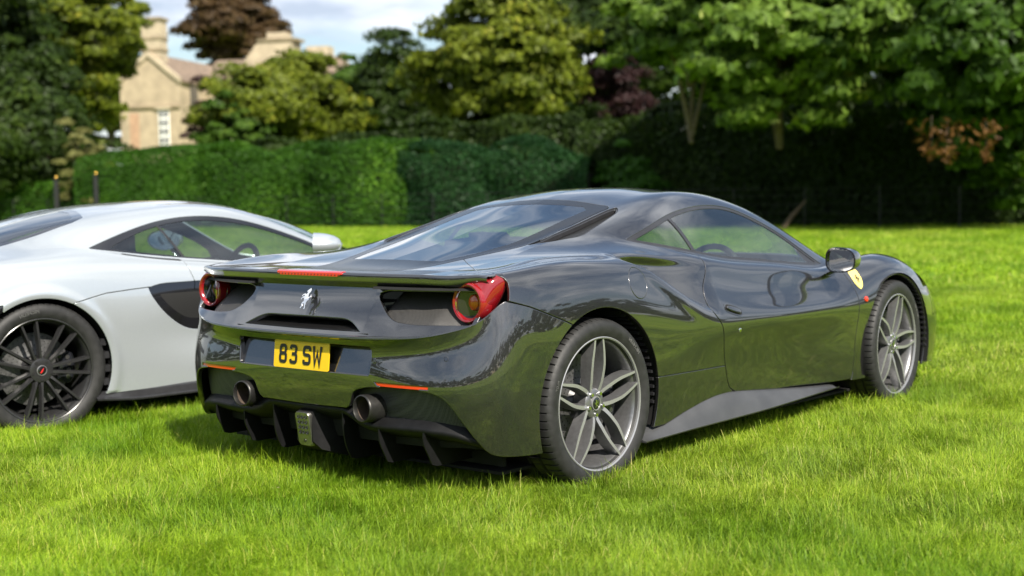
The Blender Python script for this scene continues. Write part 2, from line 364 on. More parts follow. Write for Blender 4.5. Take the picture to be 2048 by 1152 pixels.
# ---------------------------------------------------------------- dark grey car: master surfaces (x forward, Y outwards, z up; rear axle at x = 0)
# every station: x, then (Y, z) from the sill to the centre line; rows 0..5 side, 6 shoulder, 7 haunch top, 8 belt, 9 window, 10 roof rail, 11-13 roof or glass
GT_ST = [
 (-.56, [(.900,.20),(.912,.36),(.917,.50),(.918,.62),(.912,.73),(.898,.83),(.868,.886),(.77,.890),(.60,.892),(.50,.892),(.36,.892),(.25,.892),(.12,.892),(0,.892)],
        [-.56,-.57,-.575,-.575,-.57,-.56,-.555,-.600,-.648,-.660,-.672,-.678,-.682,-.683]),
 (-.42, [(.945,.20),(.955,.36),(.958,.50),(.958,.62),(.952,.73),(.932,.83),(.893,.899),(.78,.898),(.55,.893),(.45,.890),(.30,.888),(.22,.888),(.11,.888),(0,.888)], None),
 (-.20, [(.958,.20),(.966,.36),(.970,.50),(.972,.62),(.966,.74),(.945,.84),(.900,.916),(.79,.920),(.55,.915),(.43,.912),(.31,.912),(.22,.918),(.11,.921),(0,.922)], None),
 (.00, [(.960,.20),(.967,.36),(.971,.50),(.974,.62),(.969,.74),(.948,.84),(.902,.914),(.79,.926),(.52,.940),(.44,.942),(.355,.945),(.24,.955),(.12,.960),(0,.962)], None),
 (.20, [(.957,.20),(.965,.36),(.970,.50),(.973,.62),(.966,.74),(.942,.84),(.900,.904),(.78,.932),(.50,.977),(.46,.979),(.42,.977),(.28,.993),(.14,1.002),(0,1.005)], None),
 (.40, [(.951,.20),(.960,.36),(.967,.50),(.969,.62),(.957,.735),(.928,.825),(.890,.893),(.76,.945),(.60,1.000),(.50,1.030),(.42,1.030),(.28,1.045),(.14,1.053),(0,1.056)], None),
 (.60, [(.943,.20),(.953,.36),(.962,.50),(.965,.62),(.944,.73),(.912,.812),(.880,.875),(.79,.925),(.71,.966),(.62,1.030),(.50,1.072),(.34,1.088),(.17,1.099),(0,1.103)], None),
 (.85, [(.928,.21),(.939,.36),(.951,.50),(.958,.61),(.924,.715),(.891,.79),(.872,.845),(.845,.885),(.792,.915),(.70,1.015),(.55,1.112),(.38,1.145),(.19,1.163),(0,1.170)], None),
 (1.15, [(.913,.22),(.926,.36),(.942,.50),(.954,.605),(.914,.695),(.884,.765),(.868,.815),(.850,.848),(.806,.868),(.715,.988),(.545,1.145),(.38,1.190),(.19,1.207),(0,1.213)], None),
 (1.50, [(.905,.22),(.919,.36),(.938,.50),(.951,.602),(.905,.678),(.878,.738),(.864,.785),(.848,.818),(.808,.838),(.72,.955),(.545,1.135),(.38,1.178),(.19,1.198),(0,1.205)], None),
 (1.80, [(.908,.21),(.919,.36),(.934,.50),(.946,.600),(.902,.668),(.876,.718),(.861,.760),(.845,.790),(.808,.808),(.745,.895),(.625,1.040),(.42,1.120),(.21,1.155),(0,1.165)], None),
 (2.05, [(.918,.20),(.926,.36),(.936,.50),(.943,.598),(.910,.665),(.884,.715),(.862,.752),(.840,.775),(.803,.788),(.768,.832),(.695,.915),(.46,1.020),(.23,1.065),(0,1.080)], None),
 (2.30, [(.934,.20),(.940,.36),(.948,.50),(.950,.605),(.925,.690),(.893,.745),(.855,.788),(.825,.802),(.785,.803),(.755,.805),(.690,.820),(.46,.905),(.23,.955),(0,.972)], None),
 (2.65, [(.945,.20),(.950,.36),(.955,.50),(.955,.615),(.938,.720),(.895,.795),(.815,.832),(.74,.826),(.65,.800),(.59,.790),(.50,.788),(.36,.800),(.19,.815),(0,.820)], None),
 (3.00, [(.925,.19),(.932,.34),(.938,.47),(.937,.575),(.916,.670),(.870,.735),(.790,.776),(.71,.768),(.62,.735),(.56,.720),(.47,.712),(.34,.715),(.18,.722),(0,.725)], None),
 (3.25, [(.865,.18),(.880,.30),(.888,.41),(.886,.495),(.866,.570),(.828,.622),(.765,.658),(.69,.652),(.60,.630),(.54,.618),(.45,.610),(.32,.610),(.17,.615),(0,.617)], None),
 (3.45, [(.780,.16),(.800,.26),(.810,.345),(.806,.415),(.790,.468),(.760,.503),(.712,.528),(.64,.528),(.55,.520),(.50,.515),(.41,.512),(.30,.512),(.15,.515),(0,.517)], None),
 (3.64, [(.610,.14),(.630,.22),(.640,.285),(.636,.335),(.622,.372),(.600,.398),(.565,.415),(.51,.422),(.44,.425),(.40,.426),(.33,.427),(.24,.428),(.12,.430),(0,.431)], None),
 (3.75, [(.400,.13),(.415,.19),(.420,.235),(.417,.270),(.410,.296),(.397,.315),(.375,.328),(.34,.334),(.29,.338),(.26,.340),(.22,.342),(.16,.344),(.08,.345),(0,.346)], None),
]
def gt_net():
    net = []
    for r in range(14):
        net.append([((xs[r] if xs else x), row[r][0], row[r][1]) for x, row, xs in GT_ST])
    return net
GT_NU = 620
def gt_surface():
    lo, hi = net_surface(gt_net(), GT_NU, [(0, 8, 150), (8, 13, 110)], sig_u=9, sig_v=3)
    # weld the two along the belt after smoothing
    m = (lo[-1] + hi[0]) / 2; k = np.linspace(0, 1, 12)[:, None, None]
    lo[-12:] += k * (m - lo[-1]); hi[:12] += k[::-1] * (m - hi[0])
    hi[-1, :, 1] = 0
    # side channel that feeds the intake ahead of the rear wheel: the haunch stands proud of it
    x, z = lo[..., 0], lo[..., 2]
    rx = np.array([.22, .30, .39, .50, .64, .76, .90]); rz = np.array([.915, .893, .858, .803, .728, .676, .628])
    zr = np.interp(x, rx, rz); slope = np.gradient(zr, axis=1) / np.maximum(np.gradient(x, axis=1), 1e-6)
    dist = (z - zr) / np.sqrt(1 + slope**2)
    depth = .100 * smoothstep(.93, .42, x) * smoothstep(.235, .30, x)
    top = np.interp(x, [.2, .4, .6, .9], [.935, .925, .905, .885])
    w = smoothstep(-.002, .026, dist) * (1 - smoothstep(top - .045, top + .012, z))
    lo[..., 1] -= depth * w
    bulge = .010 * smoothstep(.95, .5, x) * smoothstep(.22, .5, x) * np.exp(-((dist + .02) / .035)**2)
    lo[..., 1] += bulge
    return lo, hi
# rear bumper: columns from the centre line round the corner to the wheel arch
GT_BZ = [.16, .28, .39, .465, .53, .59, .643]
def gt_bumper(lo):
    cols = []
    def c(Y, xs, zs=None, Ys=None): cols.append([(xs[k], (Ys[k] if Ys else Y), (zs or GT_BZ)[k]) for k in range(7)])
    c(0,   [-.705,-.732,-.746,-.750,-.748,-.745,-.772])
    c(.18, [-.704,-.731,-.745,-.749,-.747,-.744,-.771])
    c(.36, [-.700,-.728,-.743,-.747,-.743,-.739,-.764], [.16,.28,.39,.465,.53,.592,.645])
    c(.52, [-.692,-.722,-.738,-.742,-.734,-.725,-.745], [.16,.28,.392,.468,.535,.597,.650])
    c(.67, [-.668,-.704,-.722,-.725,-.712,-.700,-.711], [.16,.28,.395,.475,.545,.607,.662])
    c(.79, [-.618,-.660,-.682,-.684,-.669,-.654,-.656], [.16,.28,.40,.485,.56,.628,.690])
    c(.87, [-.560,-.600,-.622,-.622,-.608,-.592,-.584], [.16,.29,.41,.505,.59,.667,.735])
    c(.91, [-.510,-.548,-.570,-.570,-.560,-.547,-.535], [.16,.30,.42,.525,.62,.706,.785], [.900,.912,.918,.919,.917,.911,.900])
    P = lo.reshape(-1, 3)
    for x, zt in ((-.42, .775), (-.34, .75), (-.27, .73), (-.20, .71)):
        col = []
        for k in range(7):
            z = .16 + (zt - .16) * k / 6
            i = np.argmin((P[:, 0] - x)**2 + (P[:, 2] - max(z, .2))**2)
            col.append((x, P[i, 1] - (.01 if z < .2 else 0), z))
        cols.append(col)
    net = np.moveaxis(np.array(cols), 0, 1)
    return net_surface(net, 330, [(0, 6, 150)], sig_u=6, sig_v=2.5)[0]
# ---------------------------------------------------------------- silver car: master surface (same axes and rows as the grey car)
MC_ST = [
 (-.80, [(.66,.30),(.68,.40),(.685,.50),(.68,.60),(.67,.66),(.65,.71),(.62,.74),(.55,.755),(.47,.76),(.41,.76),(.33,.76),(.23,.76),(.11,.76),(0,.76)]),
 (-.70, [(.82,.26),(.84,.38),(.845,.50),(.84,.62),(.825,.70),(.795,.765),(.745,.795),(.66,.805),(.57,.806),(.50,.807),(.40,.808),(.28,.808),(.14,.808),(0,.808)]),
 (-.52, [(.905,.24),(.918,.36),(.920,.50),(.915,.62),(.900,.72),(.870,.80),(.815,.852),(.73,.868),(.62,.872),(.55,.874),(.45,.876),(.32,.878),(.16,.879),(0,.880)]),
 (-.28, [(.938,.22),(.948,.36),(.952,.50),(.953,.62),(.945,.735),(.920,.825),(.870,.892),(.78,.915),(.67,.922),(.59,.926),(.49,.937),(.34,.954),(.17,.964),(0,.968)]),
 (.00,  [(.948,.20),(.955,.36),(.958,.50),(.960,.62),(.953,.740),(.930,.835),(.885,.905),(.80,.938),(.70,.962),(.62,.980),(.51,1.008),(.36,1.035),(.18,1.048),(0,1.052)]),
 (.30,  [(.948,.19),(.955,.36),(.957,.50),(.957,.62),(.946,.735),(.922,.828),(.888,.897),(.83,.938),(.765,.966),(.68,1.025),(.56,1.083),(.38,1.112),(.19,1.125),(0,1.130)]),
 (.60,  [(.938,.185),(.942,.36),(.940,.49),(.940,.61),(.926,.722),(.903,.805),(.882,.860),(.852,.895),(.806,.915),(.72,1.018),(.595,1.118),(.40,1.162),(.20,1.180),(0,1.186)]),
 (.90,  [(.926,.185),(.924,.35),(.908,.47),(.915,.60),(.914,.705),(.896,.782),(.878,.832),(.855,.862),(.810,.880),(.728,.998),(.585,1.138),(.39,1.184),(.20,1.200),(0,1.206)]),
 (1.25, [(.920,.185),(.910,.34),(.888,.46),(.900,.58),(.910,.675),(.893,.745),(.874,.795),(.850,.828),(.808,.846),(.728,.970),(.580,1.138),(.39,1.186),(.20,1.204),(0,1.210)]),
 (1.60, [(.922,.185),(.914,.34),(.898,.46),(.908,.57),(.908,.650),(.890,.712),(.870,.760),(.845,.792),(.804,.808),(.742,.905),(.625,1.045),(.42,1.120),(.21,1.152),(0,1.162)]),
 (1.90, [(.930,.185),(.926,.35),(.918,.47),(.922,.57),(.910,.645),(.888,.705),(.864,.748),(.838,.774),(.800,.786),(.765,.842),(.690,.925),(.46,1.022),(.23,1.062),(0,1.075)]),
 (2.20, [(.940,.19),(.943,.36),(.946,.49),(.946,.59),(.928,.675),(.896,.735),(.858,.778),(.825,.792),(.785,.792),(.755,.795),(.690,.812),(.46,.895),(.23,.942),(0,.957)]),
 (2.67, [(.945,.19),(.950,.35),(.953,.48),(.952,.595),(.934,.700),(.890,.772),(.815,.808),(.74,.802),(.65,.778),(.59,.768),(.50,.766),(.36,.778),(.19,.792),(0,.797)]),
 (3.05, [(.920,.18),(.928,.32),(.932,.44),(.930,.54),(.908,.635),(.862,.700),(.785,.738),(.71,.730),(.62,.702),(.56,.690),(.47,.682),(.34,.685),(.18,.692),(0,.695)]),
 (3.32, [(.845,.16),(.862,.27),(.868,.37),(.864,.45),(.845,.520),(.808,.570),(.745,.600),(.67,.598),(.58,.585),(.53,.578),(.44,.572),(.32,.572),(.16,.575),(0,.577)]),
 (3.60, [(.62,.14),(.64,.22),(.645,.29),(.64,.34),(.625,.38),(.60,.41),(.56,.428),(.50,.434),(.43,.436),(.39,.437),(.32,.438),(.23,.439),(.12,.440),(0,.441)]),
]
def mc_surface():
    net = [[(x, row[r][0], row[r][1]) for x, row in MC_ST] for r in range(14)]
    lo, hi = net_surface(net, 420, [(0, 8, 120), (8, 13, 80)], sig_u=7, sig_v=3); m = (lo[-1] + hi[0])/2; k = np.linspace(0, 1, 12)[:, None, None]; lo[-12:] += k*(m - lo[-1]); hi[:12] += k[::-1]*(m - hi[0]); hi[-1, :, 1] = 0
    # arch flare and the hollow below the side intake
    x, z = lo[..., 0], lo[..., 2]; r = np.hypot(x, z - .345); lo[..., 1] += .010*np.exp(-((r - .40)/.03)**2)*(z > .2)
    return lo, hi
# ---------------------------------------------------------------- car materials
paint('grey_paint', (.030, .0293, .0303), .72, .28, .45)
paint('silver_paint', (.37, .40, .42), .45, .28, .12)
pmat('black_plastic', (.0045, .0045, .005), .55, spec=.3, noise=.25, nscale=40, bump=.15, bscale=900)
pmat('black_gloss', (.008, .008, .009), .08, coat=1)
pmat('satin_black', (.02, .02, .022), .3, noise=.2, nscale=20)
pmat('sill_grey', (.045, .046, .048), .36, noise=.15, nscale=8)
pmat('gap_black', (.004, .004, .004), .8)
pmat('rubber', (.014, .014, .014), .6, noise=.35, nscale=25, bump=.2, bscale=500)
pmat('letter_rubber', (.085, .085, .083), .5)
pmat('rim_grey', (.20, .20, .205), .34, metal=.75, noise=.12, nscale=60)
pmat('rim_bright', (.34, .34, .35), .28, metal=.6)
pmat('rim_black', (.028, .028, .029), .30, metal=.3, coat=.3, coat_rough=.2)
pmat('disc_grey', (.11, .11, .11), .45, metal=.7, noise=.3, nscale=50)
pmat('caliper_dark', (.012, .013, .016), .25, coat=.5)
pmat('caliper_yellow', (.45, .33, .03), .3, coat=.6)
pmat('steel', (.30, .29, .275), .38, metal=1, noise=.2, nscale=40, bump=.1, bscale=300)
pmat('titanium', (.05, .049, .047), .42, metal=.8, noise=.2, nscale=30, bump=.1)
pmat('chrome', (.78, .78, .78), .12, metal=1)
pmat('soot', (.05, .035, .025), .8, noise=.4, nscale=30)
pmat('red_lens', (.26, .007, .012), .06, coat=1, trans=.35, ior=1.45)
pmat('brake_red', (.55, .016, .020), .2, coat=1)
pmat('red_dark', (.16, .004, .006), .12, coat=1)
pmat('red_glow', (.20, .006, .009), .12, coat=1, bump=.1, bscale=160)
pmat('amber', (.42, .075, .008), .25, coat=1)
pmat('orange_red', (.58, .030, .010), .2, coat=1, bump=.3, bscale=220)
pmat('lamp_dark', (.015, .014, .014), .15, coat=.6)
pmat('lamp_chrome', (.35, .34, .33), .2, metal=1)
pmat('plate_yellow', (.72, .46, .012), .35, coat=.4, coat_rough=.1)
pmat('plate_black', (.012, .012, .014), .4)
pmat('shield_yellow', (.78, .62, .16), .3, coat=.6)
pmat('interior', (.012, .012, .013), .6, noise=.3, nscale=15)
pmat('seat_leather', (.028, .027, .027), .5, noise=.2, nscale=25)
pmat('engine_grey', (.05, .05, .055), .4, metal=.5, noise=.4, nscale=12)
pmat('mirror_glass', (.85, .87, .88), .01, metal=1)
pmat('badge_red', (.5, .02, .02), .3, coat=.5)
glass_mat('car_glass', (.74, .84, .78)); glass_mat('tinted_glass', (.56, .64, .62), 1.6); glass_mat('rear_glass', (.45, .56, .52), 1.7); glass_mat('dark_glass', (.42, .50, .52), 1.5)
def mesh_mat(name, col, scale):
    """woven mesh: dark holes between fine bars, as relief and colour"""
    m, t, b = new_mat(name); co = t.nodes.new('ShaderNodeTexCoord'); v = t.nodes.new('ShaderNodeTexVoronoi'); v.feature = 'DISTANCE_TO_EDGE'; v.inputs['Scale'].default_value = scale; v.inputs['Randomness'].default_value = .12
    t.links.new(co.outputs['Object'], v.inputs['Vector']); r = t.nodes.new('ShaderNodeValToRGB'); r.color_ramp.elements[0].position = .1; r.color_ramp.elements[1].position = .28
    r.color_ramp.elements[0].color = (*col, 1); r.color_ramp.elements[1].color = (.002, .002, .002, 1); t.links.new(v.outputs['Distance'], r.inputs[0]); t.links.new(r.outputs[0], b.inputs['Base Color'])
    b.inputs['Roughness'].default_value = .45; bp = t.nodes.new('ShaderNodeBump'); bp.invert = True; bp.inputs['Strength'].default_value = .6; bp.inputs['Distance'].default_value = .003
    t.links.new(v.outputs['Distance'], bp.inputs['Height']); t.links.new(bp.outputs[0], b.inputs['Normal']); return m
mesh_mat('grille_mesh', (.045, .045, .045), 170); mesh_mat('fine_mesh', (.045, .043, .041), 260); mesh_mat('vent_mesh', (.014, .014, .014), 200)
pmat('glass_border', (.006, .006, .007), .22, spec=.3)
# ---------------------------------------------------------------- places: pixel column of the photograph (2048 wide) and distance -> ground point
HOR = 383.
def gp(px, depth, py=383.):
    v = _d + _r2*(px - 1024)/2850.66 - _u2*(py - 576)/2850.66
    p = CAM_POS + v*depth; return np.array([p[0], p[1]])
def zat(px, py, depth):
    v = _d + _r2*(px - 1024)/2850.66 - _u2*(py - 576)/2850.66
    return CAM_POS[2] + v[2]*depth
def ground_h(x, y):
    return .036 - .03*smoothstep(1.1, 2.2, y)*smoothstep(9, 5, y)*smoothstep(-6, -3, x)*smoothstep(9, 5, x) + .012*np.sin(x*.9 + .4*y)*np.sin(y*.8)*smoothstep(1.2, 3, np.maximum(np.abs(y), np.abs(x - 1.3) - 1))
# ---------------------------------------------------------------- ground
def grass_color(t, links_to, dark, light, dry):
    geo = t.nodes.new('ShaderNodeNewGeometry')
    n = t.nodes.new('ShaderNodeTexNoise'); n.inputs['Scale'].default_value = 1.15; n.inputs['Detail'].default_value = 5; t.links.new(geo.outputs['Position'], n.inputs['Vector'])
    r = t.nodes.new('ShaderNodeValToRGB'); e = r.color_ramp.elements; e[0].position = .38; e[0].color = (*dark, 1); e[1].position = .60; e[1].color = (*light, 1)
    t.links.new(n.outputs['Fac'], r.inputs[0])
    n2 = t.nodes.new('ShaderNodeTexNoise'); n2.inputs['Scale'].default_value = .33; n2.inputs['Detail'].default_value = 3; t.links.new(geo.outputs['Position'], n2.inputs['Vector'])
    q = t.nodes.new('ShaderNodeMapRange'); q.inputs['From Min'].default_value = .42; q.inputs['From Max'].default_value = .72; q.inputs['To Max'].default_value = .38; t.links.new(n2.outputs['Fac'], q.inputs['Value'])
    m = t.nodes.new('ShaderNodeMixRGB'); m.inputs[2].default_value = (*dry, 1); t.links.new(q.outputs[0], m.inputs[0]); t.links.new(r.outputs[0], m.inputs[1])
    return m
def leaf_shader(name, dark, light, third=None, pos_scale=None, trans=.24, rough=.5):
    """foliage: colour differs leaf by leaf, light passes through"""
    m = bpy.data.materials.new(name); m.use_nodes = True; MATS[name] = m; t = m.node_tree; t.nodes.clear()
    geo = t.nodes.new('ShaderNodeNewGeometry'); r = t.nodes.new('ShaderNodeValToRGB'); e = r.color_ramp.elements
    e[0].position = 0; e[0].color = (*dark, 1); e[1].position = .75; e[1].color = (*light, 1)  # low dark end and bright light end paint shade and sun contrast into leaves
    if third: k = r.color_ramp.elements.new(1.0); k.color = (*third, 1)
    if pos_scale:
        n = t.nodes.new('ShaderNodeTexNoise'); n.inputs['Scale'].default_value = pos_scale; n.inputs['Detail'].default_value = 3; t.links.new(geo.outputs['Position'], n.inputs['Vector'])
        a = t.nodes.new('ShaderNodeMapRange'); a.inputs['From Min'].default_value = .3; a.inputs['From Max'].default_value = .7; t.links.new(n.outputs['Fac'], a.inputs['Value'])
        b = t.nodes.new('ShaderNodeMath'); b.operation = 'MULTIPLY_ADD'; b.inputs[1].default_value = .5; t.links.new(geo.outputs['Random Per Island'], b.inputs[0])
        c = t.nodes.new('ShaderNodeMath'); c.operation = 'MULTIPLY'; c.inputs[1].default_value = .5; t.links.new(a.outputs[0], c.inputs[0]); t.links.new(c.outputs[0], b.inputs[2]); t.links.new(b.outputs[0], r.inputs[0])
    else: t.links.new(geo.outputs['Random Per Island'], r.inputs[0])
    p = t.nodes.new('ShaderNodeBsdfPrincipled'); p.inputs['Roughness'].default_value = rough; p.inputs['Specular IOR Level'].default_value = .14; t.links.new(r.outputs[0], p.inputs['Base Color'])
    tr = t.nodes.new('ShaderNodeBsdfTranslucent'); hs = t.nodes.new('ShaderNodeHueSaturation'); hs.inputs['Value'].default_value = 1.35; hs.inputs['Saturation'].default_value = 1.1; t.links.new(r.outputs[0], hs.inputs['Color']); t.links.new(hs.outputs[0], tr.inputs[0])
    mi = t.nodes.new('ShaderNodeMixShader'); mi.inputs[0].default_value = trans; t.links.new(p.outputs[0], mi.inputs[1]); t.links.new(tr.outputs[0], mi.inputs[2])
    o = t.nodes.new('ShaderNodeOutputMaterial'); t.links.new(mi.outputs[0], o.inputs[0]); return m
G_DARK, G_LIGHT, G_DRY = (.130, .250, .007), (.262, .395, .020), (.36, .41, .065)
m, t, b = new_mat('lawn'); gc = grass_color(t, None, tuple(c*.85 for c in G_DARK), tuple(c*.9 for c in G_LIGHT), tuple(c*.85 for c in G_DRY)); t.links.new(gc.outputs[0], b.inputs['Base Color']); b.inputs['Roughness'].default_value = .9; b.inputs['Specular IOR Level'].default_value = .1
nn = t.nodes.new('ShaderNodeTexNoise'); nn.inputs['Scale'].default_value = 60; nn.inputs['Detail'].default_value = 5; bb = t.nodes.new('ShaderNodeBump'); bb.inputs['Strength'].default_value = .8; bb.inputs['Distance'].default_value = .03; geo = t.nodes.new('ShaderNodeNewGeometry')
t.links.new(geo.outputs['Position'], nn.inputs['Vector']); t.links.new(nn.outputs['Fac'], bb.inputs['Height']); t.links.new(bb.outputs[0], b.inputs['Normal'])
gx = np.concatenate([np.linspace(-400, -12, 12), np.linspace(-10, 14, 97), np.linspace(17, 400, 14)]); gy = np.concatenate([np.linspace(-400, -12, 12), np.linspace(-10, 14, 97), np.linspace(17, 400, 14)])
X, Y = np.meshgrid(gx, gy); GV = np.stack([X, Y, ground_h(X, Y)], -1)
tag(mobj('ground', GV.reshape(-1, 3), grid_faces(len(gy), len(gx)), 'lawn'), 'mown green lawn', None, None, 'structure')
# ---------------------------------------------------------------- grass blades
m = bpy.data.materials.new('grass_blade'); m.use_nodes = True; MATS['grass_blade'] = m; t = m.node_tree; t.nodes.clear()
gc = grass_color(t, None, G_DARK, G_LIGHT, G_DRY); geo = t.nodes.new('ShaderNodeNewGeometry'); oi = t.nodes.new('ShaderNodeObjectInfo')
ad = t.nodes.new('ShaderNodeMath'); ad.operation = 'ADD'; t.links.new(geo.outputs['Random Per Island'], ad.inputs[0]); t.links.new(oi.outputs['Random'], ad.inputs[1])
fr = t.nodes.new('ShaderNodeMath'); fr.operation = 'FRACT'; t.links.new(ad.outputs[0], fr.inputs[0])
rp = t.nodes.new('ShaderNodeValToRGB'); e = rp.color_ramp.elements; e[0].position = 0; e[0].color = (.45, .55, .4, 1); e[1].position = .82; e[1].color = (1.15, 1.12, 1.0, 1)
k = e.new(.92); k.color = (1.4, 1.2, 1.6, 1); k = e.new(.975); k.color = (1.9, 1.25, 5, 1); t.links.new(fr.outputs[0], rp.inputs[0])
mu = t.nodes.new('ShaderNodeMixRGB'); mu.blend_type = 'MULTIPLY'; mu.inputs[0].default_value = 1; t.links.new(gc.outputs[0], mu.inputs[1]); t.links.new(rp.outputs[0], mu.inputs[2])
p = t.nodes.new('ShaderNodeBsdfPrincipled'); p.inputs['Roughness'].default_value = .5; p.inputs['Specular IOR Level'].default_value = .22; t.links.new(mu.outputs[0], p.inputs['Base Color'])
tr = t.nodes.new('ShaderNodeBsdfTranslucent'); t.links.new(mu.outputs[0], tr.inputs[0]); mi = t.nodes.new('ShaderNodeMixShader'); mi.inputs[0].default_value = .42
t.links.new(p.outputs[0], mi.inputs[1]); t.links.new(tr.outputs[0], mi.inputs[2]); o = t.nodes.new('ShaderNodeOutputMaterial'); t.links.new(mi.outputs[0], o.inputs[0])
def tuft(n, L0, L1, w, spread, lean, seed, lie=None):
    r = np.random.default_rng(seed); V, F = [], []
    for i in range(n):
        a = r.uniform(0, 2*np.pi); b0 = np.array([*r.normal(0, spread, 2), -.004]); L = r.uniform(L0, L1); bend = r.uniform(.2, 1.0)*lean; da = a + r.normal(0, .5); dirv = np.array([math.cos(da), math.sin(da), 0])
        if lie is not None: dirv = dirv*.6 + np.array([math.cos(lie), math.sin(lie), 0])*.7
        sd = np.cross(dirv, [0, 0, 1]); sd /= np.linalg.norm(sd); ww = w*r.uniform(.6, 1.25); n0 = len(V)
        for k, q in enumerate((0, .38, .72, 1.0)):
            th = bend*q*1.25; pt = b0 + dirv*L*q*math.sin(th)*.9 + np.array([0, 0, 1])*L*q*math.cos(th*.85)
            hw = ww*(1 - q**2.2)*.5
            if k < 3: V += [pt - sd*hw, pt + sd*hw]
            else: V += [pt]
        F += [(n0, n0+1, n0+3, n0+2), (n0+2, n0+3, n0+5, n0+4), (n0+4, n0+5, n0+6)]
    return V, F
def tuft_set(name, specs):
    c = bpy.data.collections.new(name)
    for i, s in enumerate(specs):
        V, F = tuft(*s); me = bpy.data.meshes.new('tuft'); me.from_pydata([tuple(map(float, v)) for v in V], [], F); me.materials.append(MATS['grass_blade']); me.polygons.foreach_set('use_smooth', np.ones(len(me.polygons), bool))
        c.objects.link(bpy.data.objects.new('tuft', me))
    return c
near_set = tuft_set('near_tufts', [(18, .045, .085, .0030, .024, 1.3, 1, .2), (16, .05, .10, .0028, .022, 1.5, 2, .6), (18, .035, .07, .0031, .028, 1.3, 3), (15, .06, .115, .0027, .020, 1.6, 4, -.3), (17, .04, .09, .0030, .026, 1.7, 5, .1), (9, .07, .13, .0027, .016, 1.0, 6)])
mid_set = tuft_set('mid_tufts', [(16, .05, .09, .0075, .05, 1.0, 11), (16, .045, .095, .007, .055, 1.1, 12, 1.), (14, .05, .10, .0075, .045, 1.0, 13, 3.5)])
far_set = tuft_set('far_tufts', [(20, .06, .10, .020, .16, 1.0, 21), (20, .05, .10, .020, .17, 1.1, 22, 2.)])
def scatter(name, region, nx, ny, dens_f, coll, smin, smax, label):
    x0, x1, y0, y1 = region; xs, ys = np.linspace(x0, x1, nx), np.linspace(y0, y1, ny); X, Y = np.meshgrid(xs, ys)
    V = np.stack([X, Y, ground_h(X, Y)], -1).reshape(-1, 3); F = grid_faces(ny, nx); d = dens_f(V)
    keep = d[F].max(1) > 0; F = F[keep]; o = mobj(name, V, F, 'lawn'); at = o.data.attributes.new('dens', 'FLOAT', 'POINT'); at.data.foreach_set('value', d.astype(np.float32))
    g = bpy.data.node_groups.new(name, 'GeometryNodeTree'); g.interface.new_socket('Geometry', in_out='INPUT', socket_type='NodeSocketGeometry'); g.interface.new_socket('Geometry', in_out='OUTPUT', socket_type='NodeSocketGeometry')
    N = g.nodes.new; L = g.links.new; gi, go = N('NodeGroupInput'), N('NodeGroupOutput')
    na = N('GeometryNodeInputNamedAttribute'); na.data_type = 'FLOAT'; na.inputs['Name'].default_value = 'dens'
    dp = N('GeometryNodeDistributePointsOnFaces'); dp.inputs['Seed'].default_value = 5; L(gi.outputs[0], dp.inputs['Mesh']); L(na.outputs['Attribute'], dp.inputs['Density'])
    ci = N('GeometryNodeCollectionInfo'); ci.inputs['Collection'].default_value = coll; ci.inputs['Separate Children'].default_value = True; ci.inputs['Reset Children'].default_value = True
    ip = N('GeometryNodeInstanceOnPoints'); L(dp.outputs['Points'], ip.inputs['Points']); L(ci.outputs[0], ip.inputs['Instance']); ip.inputs['Pick Instance'].default_value = True
    ri = N('FunctionNodeRandomValue'); ri.data_type = 'INT'; ri.inputs['Min'].default_value = 0; ri.inputs['Max'].default_value = len(coll.objects) - 1; L(ri.outputs['Value'], ip.inputs['Instance Index'])
    rr = N('FunctionNodeRandomValue'); rr.data_type = 'FLOAT_VECTOR'; rr.inputs['Min'].default_value = (-.2, -.2, -.9); rr.inputs['Max'].default_value = (.2, .2, .9)
    pz = N('GeometryNodeInputPosition'); nl = N('ShaderNodeTexNoise'); nl.inputs['Scale'].default_value = 1.5; nl.inputs['Detail'].default_value = 3; L(pz.outputs[0], nl.inputs['Vector']); ml = N('ShaderNodeMath'); ml.operation = 'MULTIPLY'; ml.inputs[1].default_value = 24.; L(nl.outputs['Fac'], ml.inputs[0]); cb = N('ShaderNodeCombineXYZ'); L(ml.outputs[0], cb.inputs[2]); va = N('ShaderNodeVectorMath'); L(rr.outputs['Value'], va.inputs[0]); L(cb.outputs[0], va.inputs[1]); L(va.outputs[0], ip.inputs['Rotation'])
    ps = N('GeometryNodeInputPosition'); nz = N('ShaderNodeTexNoise'); nz.inputs['Scale'].default_value = 1.7; nz.inputs['Detail'].default_value = 3; L(ps.outputs[0], nz.inputs['Vector'])
    mr = N('ShaderNodeMapRange'); mr.inputs['From Min'].default_value = .3; mr.inputs['From Max'].default_value = .7; mr.inputs['To Min'].default_value = .5; mr.inputs['To Max'].default_value = 1.0; L(nz.outputs['Fac'], mr.inputs['Value'])
    rs = N('FunctionNodeRandomValue'); rs.data_type = 'FLOAT'; rs.inputs['Min'].default_value = smin; rs.inputs['Max'].default_value = smax; rs.inputs['Seed'].default_value = 3
    mm = N('ShaderNodeMath'); mm.operation = 'MULTIPLY'; L(rs.outputs['Value'], mm.inputs[0]); L(mr.outputs[0], mm.inputs[1]); L(mm.outputs[0], ip.inputs['Scale'])
    L(ip.outputs[0], go.inputs[0]); md = o.modifiers.new('scatter', 'NODES'); md.node_group = g
    return tag(o, label, 'grass', None, 'stuff')
def cam_dist(V):
    q = V[:, :2] - CAM_POS[:2]; f = q @ (_d[:2]/np.linalg.norm(_d[:2])); s = q @ (_r[:2]); return f, s
def near_d(V):
    f, s = cam_dist(V); fr = smoothstep(2.6, 2.9, f)*smoothstep(8.6, 7.9, f)*(np.abs(s) < .40*f + .35); return 1500.*fr
